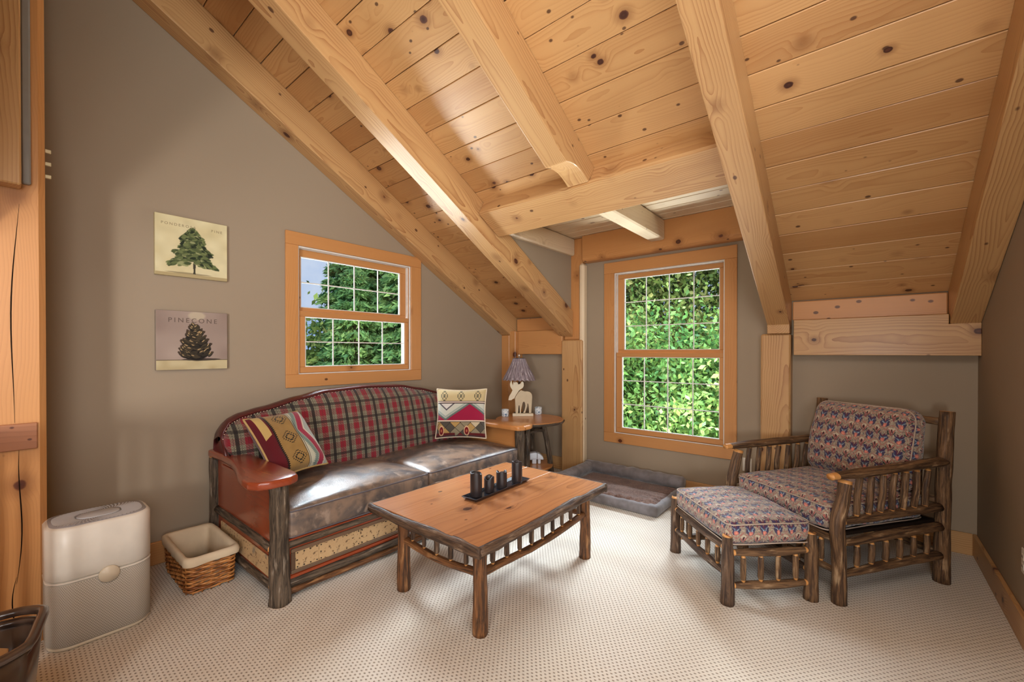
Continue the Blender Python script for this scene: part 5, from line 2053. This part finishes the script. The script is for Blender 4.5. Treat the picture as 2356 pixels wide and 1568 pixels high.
V, F = [], []
for (s, dz) in ((0.74, -1), (0.80, 0.02), (0.90, 0.22), (1.0, 0.40), (0.93, 0.40), (0.84, 0.2), (0.74, 0.05)):
    for p in rp:
        q = ctr2 + (p - ctr2) * s
        V.append((q.x, q.y, 0.0 if dz == -1 else dz))
for k in range(6):
    for i in range(n):
        j = (i + 1) % n
        F.append((k * n + i, k * n + j, (k + 1) * n + j, (k + 1) * n + i))
F.append(tuple(range(6 * n, 7 * n)))
mesh('bin_wall', V, F, 'bin_leather', bn)
pth = [Vector((p.x, p.y, zrim(p))) for p in rp]
v, f, uv, mi = tube_data(pth, [0.015], seg=10, close=True, cap=False)
mesh('rolled_rim', v, f, ['bin_leather', 'bin_leather'], bn, uvs=uv, midx=mi)
pth = [Vector((ctr2.x + (p.x - ctr2.x) * 0.93, ctr2.y + (p.y - ctr2.y) * 0.93, zrim(p) - 0.030)) for p in rp]
v, f, uv, mi = tube_data(pth, [0.011], seg=8, close=True, cap=False)
mesh('inner_band', v, f, ['bin_leather', 'bin_leather'], bn, uvs=uv, midx=mi)
for k, (dx, dy, rz_, hh) in enumerate(((-0.01, 0.055, 0.3, 0.36), (0.035, -0.06, 0.6, 0.35), (-0.07, -0.02, 0.1, 0.345))):
    w_ = thing('split_log', ('pale split log in the leather bin, nearest the post', 'pale split log in the leather bin, nearest the camera', 'pale split log in the leather bin, at the picture edge')[k],
               'firewood', (ctr2.x + dx, ctr2.y + dy, 0.055), rz_, group='split logs in the leather bin')
    o = prism('split_wood', [(-0.045, -0.02), (0.045, -0.025), (0.05, 0.012), (0.0, 0.03), (-0.05, 0.012)], 'z', 0.0, hh - 0.055, 'bin_inside', w_, bev=0.004)

# ------------------------------------------------------------------ pictures
FRAMES = []


def canvas(name, label, y0, y1, z0, z1, painter, edge, letters, lmat, lz, lsz):
    t = thing(name, label, 'picture', (XL, (y0 + y1) / 2, (z0 + z1) / 2), PI / 2)
    W_, H_ = y1 - y0, z1 - z0
    box('stretcher_frame', -W_ / 2, W_ / 2, -0.030, -0.0005, -H_ / 2, H_ / 2, edge, t, 'x', 0.002)
    n1, n2 = 190, 180
    a = np.linspace(0, 1, n1 + 1)
    b = np.linspace(0, 1, n2 + 1)
    Xg, Zg = np.meshgrid(a, b, indexing='ij')
    V = np.stack([(Xg.ravel() - 0.5) * (W_ - 0.004), np.full(Xg.size, -0.0306), (Zg.ravel() - 0.5) * (H_ - 0.004)], 1)
    idx = np.arange((n1 + 1) * (n2 + 1)).reshape(n1 + 1, n2 + 1)
    F = np.stack([idx[:-1, :-1], idx[1:, :-1], idx[1:, 1:], idx[:-1, 1:]], -1).reshape(-1, 4)
    o = mesh('painted_canvas', V.tolist(), F.tolist(), 'canvas_paint', t, smooth=False)
    col = painter(Xg, Zg)
    ca = o.data.color_attributes.new('paint', 'FLOAT_COLOR', 'POINT')
    ca.data.foreach_set('color', np.concatenate([col, np.ones(col.shape[:2] + (1,))], -1).reshape(-1).astype(np.float32))
    for (txt, cx) in letters:
        cu = bpy.data.curves.new('lettering', 'FONT')
        cu.body = txt
        cu.size = lsz
        cu.align_x = 'CENTER'
        cu.space_character = 1.45
        cu.extrude = 0.0004
        cu.materials.append(M[lmat])
        tmp = bpy.data.objects.new('lettering_source', cu)
        me = bpy.data.meshes.new_from_object(tmp)
        me.name = 'lettering'
        bpy.data.objects.remove(tmp)
        bpy.data.curves.remove(cu)
        q = bpy.data.objects.new('lettering', me)
        place(q, t)
        q.location = (cx, -0.0312, lz)
        q.rotation_euler = (PI / 2, 0, 0)
    return t


rng_ = np.random.default_rng(5)


def lin(c): return np.array(c8(*c))


def smooth_noise(X, Y, f, seed):
    r = np.random.default_rng(seed)
    g = r.random((int(f) + 3, int(f) + 3))
    x, y = X * f, Y * f
    i, j = x.astype(int), y.astype(int)
    u, v = x - i, y - j
    u, v = u * u * (3 - 2 * u), v * v * (3 - 2 * v)
    return (g[i, j] * (1 - u) + g[i + 1, j] * u) * (1 - v) + (g[i, j + 1] * (1 - u) + g[i + 1, j + 1] * u) * v


def ellp(col, X, Y, cx, cy, rx, ry, rot, c, alpha=1.0, soft=0.3):
    dx, dy = X - cx, Y - cy
    p = (dx * math.cos(rot) + dy * math.sin(rot)) / rx
    q = (-dx * math.sin(rot) + dy * math.cos(rot)) / ry
    m = np.clip((1 + soft - (p * p + q * q)) / soft, 0, 1)[..., None] * alpha
    return col * (1 - m) + c * m


def paint_tree(X, Y):
    n = smooth_noise(X, Y, 5, 1)[..., None]
    col = lin((206, 192, 148)) * (1 - n) + lin((222, 212, 172)) * n
    n2 = smooth_noise(X, Y, 12, 2)[..., None]
    col = col * (0.94 + 0.1 * n2)
    col = np.where((Y < 0.05)[..., None], lin((176, 158, 116)), col)
    col = ellp(col, X, Y, 0.45, 0.06, 0.30, 0.012, 0, lin((120, 104, 74)), 0.7)
    m = (np.abs(X - 0.52) < 0.016 + 0.004 * np.sin(Y * 40)) & (Y > 0.06) & (Y < 0.32)
    col = np.where(m[..., None], lin((64, 60, 48)), col)
    r = np.random.default_rng(3)
    blobs = []
    for k in range(620):
        t = r.random()
        yy = 0.21 + 0.64 * t
        half = 0.33 * (1 - t) ** 0.6 * (0.88 + 0.15 * math.sin(t * 17 + 1)) + 0.015
        xx = 0.5 + (r.random() * 2 - 1) * half
        if t < 0.12 and abs(xx - 0.5) < 0.06: continue
        blobs.append((yy, xx, t, (xx - 0.5) / max(half, 0.01)))
    blobs.sort(key=lambda b: -abs(b[3]) + r.random() * 0.6)
    for yy, xx, t, e in blobs:
        g = r.random()
        c = lin((52, 66, 40)) * (1 - g) + lin((112, 122, 76)) * g
        if r.random() < 0.12: c = lin((150, 154, 108))
        if r.random() < 0.18: c = lin((34, 44, 30))
        s = 0.7 + 0.5 * (1 - t)
        col = ellp(col, X, Y, xx, yy - 0.03 * abs(e), 0.040 * s, 0.018 * s, -0.5 * e + (r.random() - .5), c, 0.95)
    return col


def paint_cone(X, Y):
    n = smooth_noise(X, Y, 4, 11)[..., None]
    col = lin((142, 122, 112)) * (1 - n) + lin((170, 152, 140)) * n
    col = ellp(col, X, Y, 0.55, 0.93, 0.10, 0.06, 0, lin((196, 182, 154)), 0.6, 0.9)
    n2 = smooth_noise(X, Y, 9, 12)[..., None]
    tb = lin((176, 158, 120)) * (1 - n2) + lin((196, 182, 144)) * n2
    col = np.where((Y < 0.165)[..., None], tb, col)
    col = np.where(((Y > 0.160) & (Y < 0.172))[..., None], lin((92, 78, 62)), col)
    col = ellp(col, X, Y, 0.62, 0.17, 0.26, 0.02, 0, lin((44, 36, 30)), 0.85)
    col = ellp(col, X, Y, 0.55, 0.35, 0.17, 0.19, 0, lin((34, 28, 24)), 1.0)
    col = ellp(col, X, Y, 0.53, 0.55, 0.09, 0.20, 0, lin((34, 28, 24)), 1.0)
    r = np.random.default_rng(8)
    sc = []
    for k in range(150):
        t = r.random()
        half = 0.22 * max(0.03, 1 - (max(0, t - 0.10) / 0.92) ** 1.5)
        e = r.uniform(-1, 1)
        sc.append((t, e, half))
    sc.sort(key=lambda q: -q[0] + 0.12 * abs(q[1]))
    for t, e, half in sc:
        yy = 0.20 + 0.57 * t
        xx = 0.545 - 0.03 * t + e * half
        g = r.random()
        y2 = yy + 0.045 * e * e * (1 - t * 0.5)
        rot = 0.9 * e + (r.random() - 0.5) * 0.5
        col = ellp(col, X, Y, xx, y2 - 0.016, 0.050, 0.022, rot, lin((24, 20, 18)), 0.95)
        col = ellp(col, X, Y, xx, y2, 0.046, 0.017, rot, lin((36, 32, 26)) * (1 - g) + lin((72, 62, 46)) * g, 1.0)
        if r.random() < 0.30 or e < -0.75:
            col = ellp(col, X, Y, xx - 0.012, y2 + 0.008, 0.026, 0.007, rot, lin((186, 156, 112)), 0.85)
        if abs(e) > 0.8:
            col = ellp(col, X, Y, xx + 0.035 * e, y2 + 0.02, 0.014, 0.020, -0.5 * e, lin((70, 56, 44)), 1.0)
    return col


canvas('canvas_picture', 'upper canvas print of a green pine tree on a cream ground', 0.622, 1.018, 1.842, 2.232, paint_tree, 'canvas_edge',
       [('PONDEROSA', -0.075), ('PINE', 0.135)], 'letter_ink', 0.130, 0.024)
canvas('canvas_picture', 'lower canvas print of a dark pine cone on a grey-brown ground', 0.625, 1.017, 1.232, 1.618, paint_cone, 'canvas_edge_grey',
       [('PINECONE', 0.0)], 'letter_brown', 0.118, 0.042)

# ------------------------------------------------------------------ outside: meadow and trees
gd = bpy.data.objects.new('ground', box_data('ground', 90, 90, 0.2, 0, 'meadow'))
COL.objects.link(gd)
gd.location = (-10, 20, -3.1)
tag(gd, 'grass around the house far below the windows', 'ground', kind='structure')


def leaf_cloud(name, n, rx, rz, leaf, mat, seed, kind='broad'):
    r = np.random.default_rng(seed)
    if kind == 'broad':
        nc = 46
        cc = r.normal(size=(nc, 3))
        cc /= np.linalg.norm(cc, axis=1, keepdims=True)
        cc *= r.uniform(0.35, 0.95, (nc, 1)) ** 0.6
        k = r.integers(0, nc, n)
        off = r.normal(size=(n, 3)) * 0.17
        P = cc[k] + off
        P *= np.array([rx, rx, rz])
        L = r.uniform(0.6, 1.15, n) * leaf
        D = r.normal(size=(n, 3))
        D[:, 2] -= 0.5
    else:
        t = r.random(n) ** 0.8
        lay = np.floor(t * 26) / 26
        a = r.uniform(0, 2 * PI, n)
        br = np.floor(a / (2 * PI) * 11) + lay * 7.3
        a2 = (br % 11) / 11 * 2 * PI + lay * 40 + r.normal(size=n) * 0.13
        rad = r.random(n) ** 0.6
        Rr = rx * (1 - lay) ** 0.8 + 0.08
        P = np.stack([np.cos(a2) * rad * Rr, np.sin(a2) * rad * Rr, -rz + 2 * rz * lay - rad * Rr * 0.28 + r.normal(size=n) * 0.05], 1)
        L = r.uniform(0.7, 1.3, n) * leaf
        D = np.stack([np.cos(a2), np.sin(a2), -0.35 + r.normal(size=n) * 0.35], 1) + r.normal(size=(n, 3)) * 0.45
    D /= np.linalg.norm(D, axis=1, keepdims=True)
    Q = r.normal(size=(n, 3))
    Q -= D * (Q * D).sum(1, keepdims=True)
    Q /= np.linalg.norm(Q, axis=1, keepdims=True)
    wd = 0.55 if kind == 'broad' else 0.30
    a = P - D * L[:, None] * 0.5
    c = P + D * L[:, None] * 0.5
    b = P + Q * (L * wd * 0.5)[:, None]
    d = P - Q * (L * wd * 0.5)[:, None]
    V = np.stack([a, b, c, d], 1).reshape(-1, 3)
    me = bpy.data.meshes.new(name)
    me.vertices.add(len(V))
    me.vertices.foreach_set('co', V.ravel())
    me.loops.add(n * 4)
    me.loops.foreach_set('vertex_index', np.arange(n * 4))
    me.polygons.add(n)
    me.polygons.foreach_set('loop_start', np.arange(0, n * 4, 4))
    me.polygons.foreach_set('loop_total', np.full(n, 4))
    me.materials.append(M[mat])
    me.update()
    me.validate()
    return me


FOL = {'a': leaf_cloud('foliage', 26000, 2.3, 3.0, 0.15, 'leaf_green', 1), 'b': leaf_cloud('foliage', 26000, 2.3, 3.0, 0.14, 'leaf_deep', 2),
       'c': leaf_cloud('foliage', 30000, 2.0, 4.2, 0.22, 'needle_green', 3, 'conifer')}


def tree(kind, x, y, z, s, label, name='broadleaf_tree', sz=1.0, group=None):
    t = thing(name, label, 'tree', (x, y, -3.0), random.uniform(0, 6), group=group)
    f = bpy.data.objects.new('foliage', FOL[kind])
    place(f, t)
    f.location = (0, 0, z + 3.0)
    f.scale = (s, s, s * sz)
    tag(f, kind='stuff')
    h = z + 3.0 + (1.5 if kind != 'c' else 4) * s * sz
    log('trunk', [(0, 0, 0), (0.1, 0, h * 0.5), (0, 0.05, h)], [0.20 * s, 0.14 * s, 0.03], ('tree_bark', 'tree_bark'), t, seg=9, n=8)
    for k in range(0 if kind == 'c' else 6):
        a = k * 1.1
        log('branch', [(0.05, 0, z + 1.6 + k * 0.45), (1.0 * math.cos(a) * s, 1.0 * math.sin(a) * s, z + 2.6 + k * 0.4), (1.8 * math.cos(a) * s, 1.8 * math.sin(a) * s, z + 3.3 + k * 0.35)], [0.05, 0.035, 0.012], ('tree_bark', 'tree_bark'), t, seg=6, n=5)


TL = (((-5.6, 9.6, 0.4, 1.0, 'a'), 'light green broad-leaved tree at the left edge of the thicket nearest the tall window', 0),
      ((-3.0, 8.6, -0.6, 0.85, 'b'), 'deep green broad-leaved tree filling the lower panes of the tall window', 0),
      ((-0.6, 9.4, 0.0, 0.95, 'a'), 'light green broad-leaved tree at the right edge of the thicket nearest the tall window', 0),
      ((-4.0, 12.6, 2.2, 1.15, 'a'), 'tall yellowish green broad-leaved tree filling the upper panes of the tall window', 1),
      ((-0.9, 13.0, 1.9, 1.1, 'b'), 'deep green broad-leaved tree below the sky gap at the upper right panes', 1),
      ((-7.4, 13.4, 2.6, 1.2, 'b'), 'deep green broad-leaved tree standing furthest left beyond the tall window', 1))
for a, lab, g_ in TL:
    tree(a[4], a[0], a[1], a[2], a[3], lab, group=['nearest trees beyond the tall window', 'far trees beyond the tall window'][g_])
for a, lab in (((-8.2, 6.5, 1.6, 1.05, 1.0), 'dark green conifer filling the right panes of the small window'),
               ((-9.2, 5.3, -0.75, 1.05, 0.95), 'pointed conifer beside the patch of sky outside the small window'),
               ((-12.0, 8.6, 2.4, 1.3, 1.1), 'tall conifer behind the others outside the small window, at the right'),
               ((-12.8, 7.2, 0.3, 1.3, 1.0), 'conifer in the second row behind the pointed one outside the small window')):
    tree('c', a[0], a[1], a[2], a[3], lab, 'conifer', a[4], group='conifers beyond the small window')
tree('a', -7.6, 3.1, -1.3, 0.72, 'low light green tree at the lower left outside the small window')
tree('a', -11.5, 4.6, -0.9, 1.15, 'light green tree below the patch of sky outside the small window')
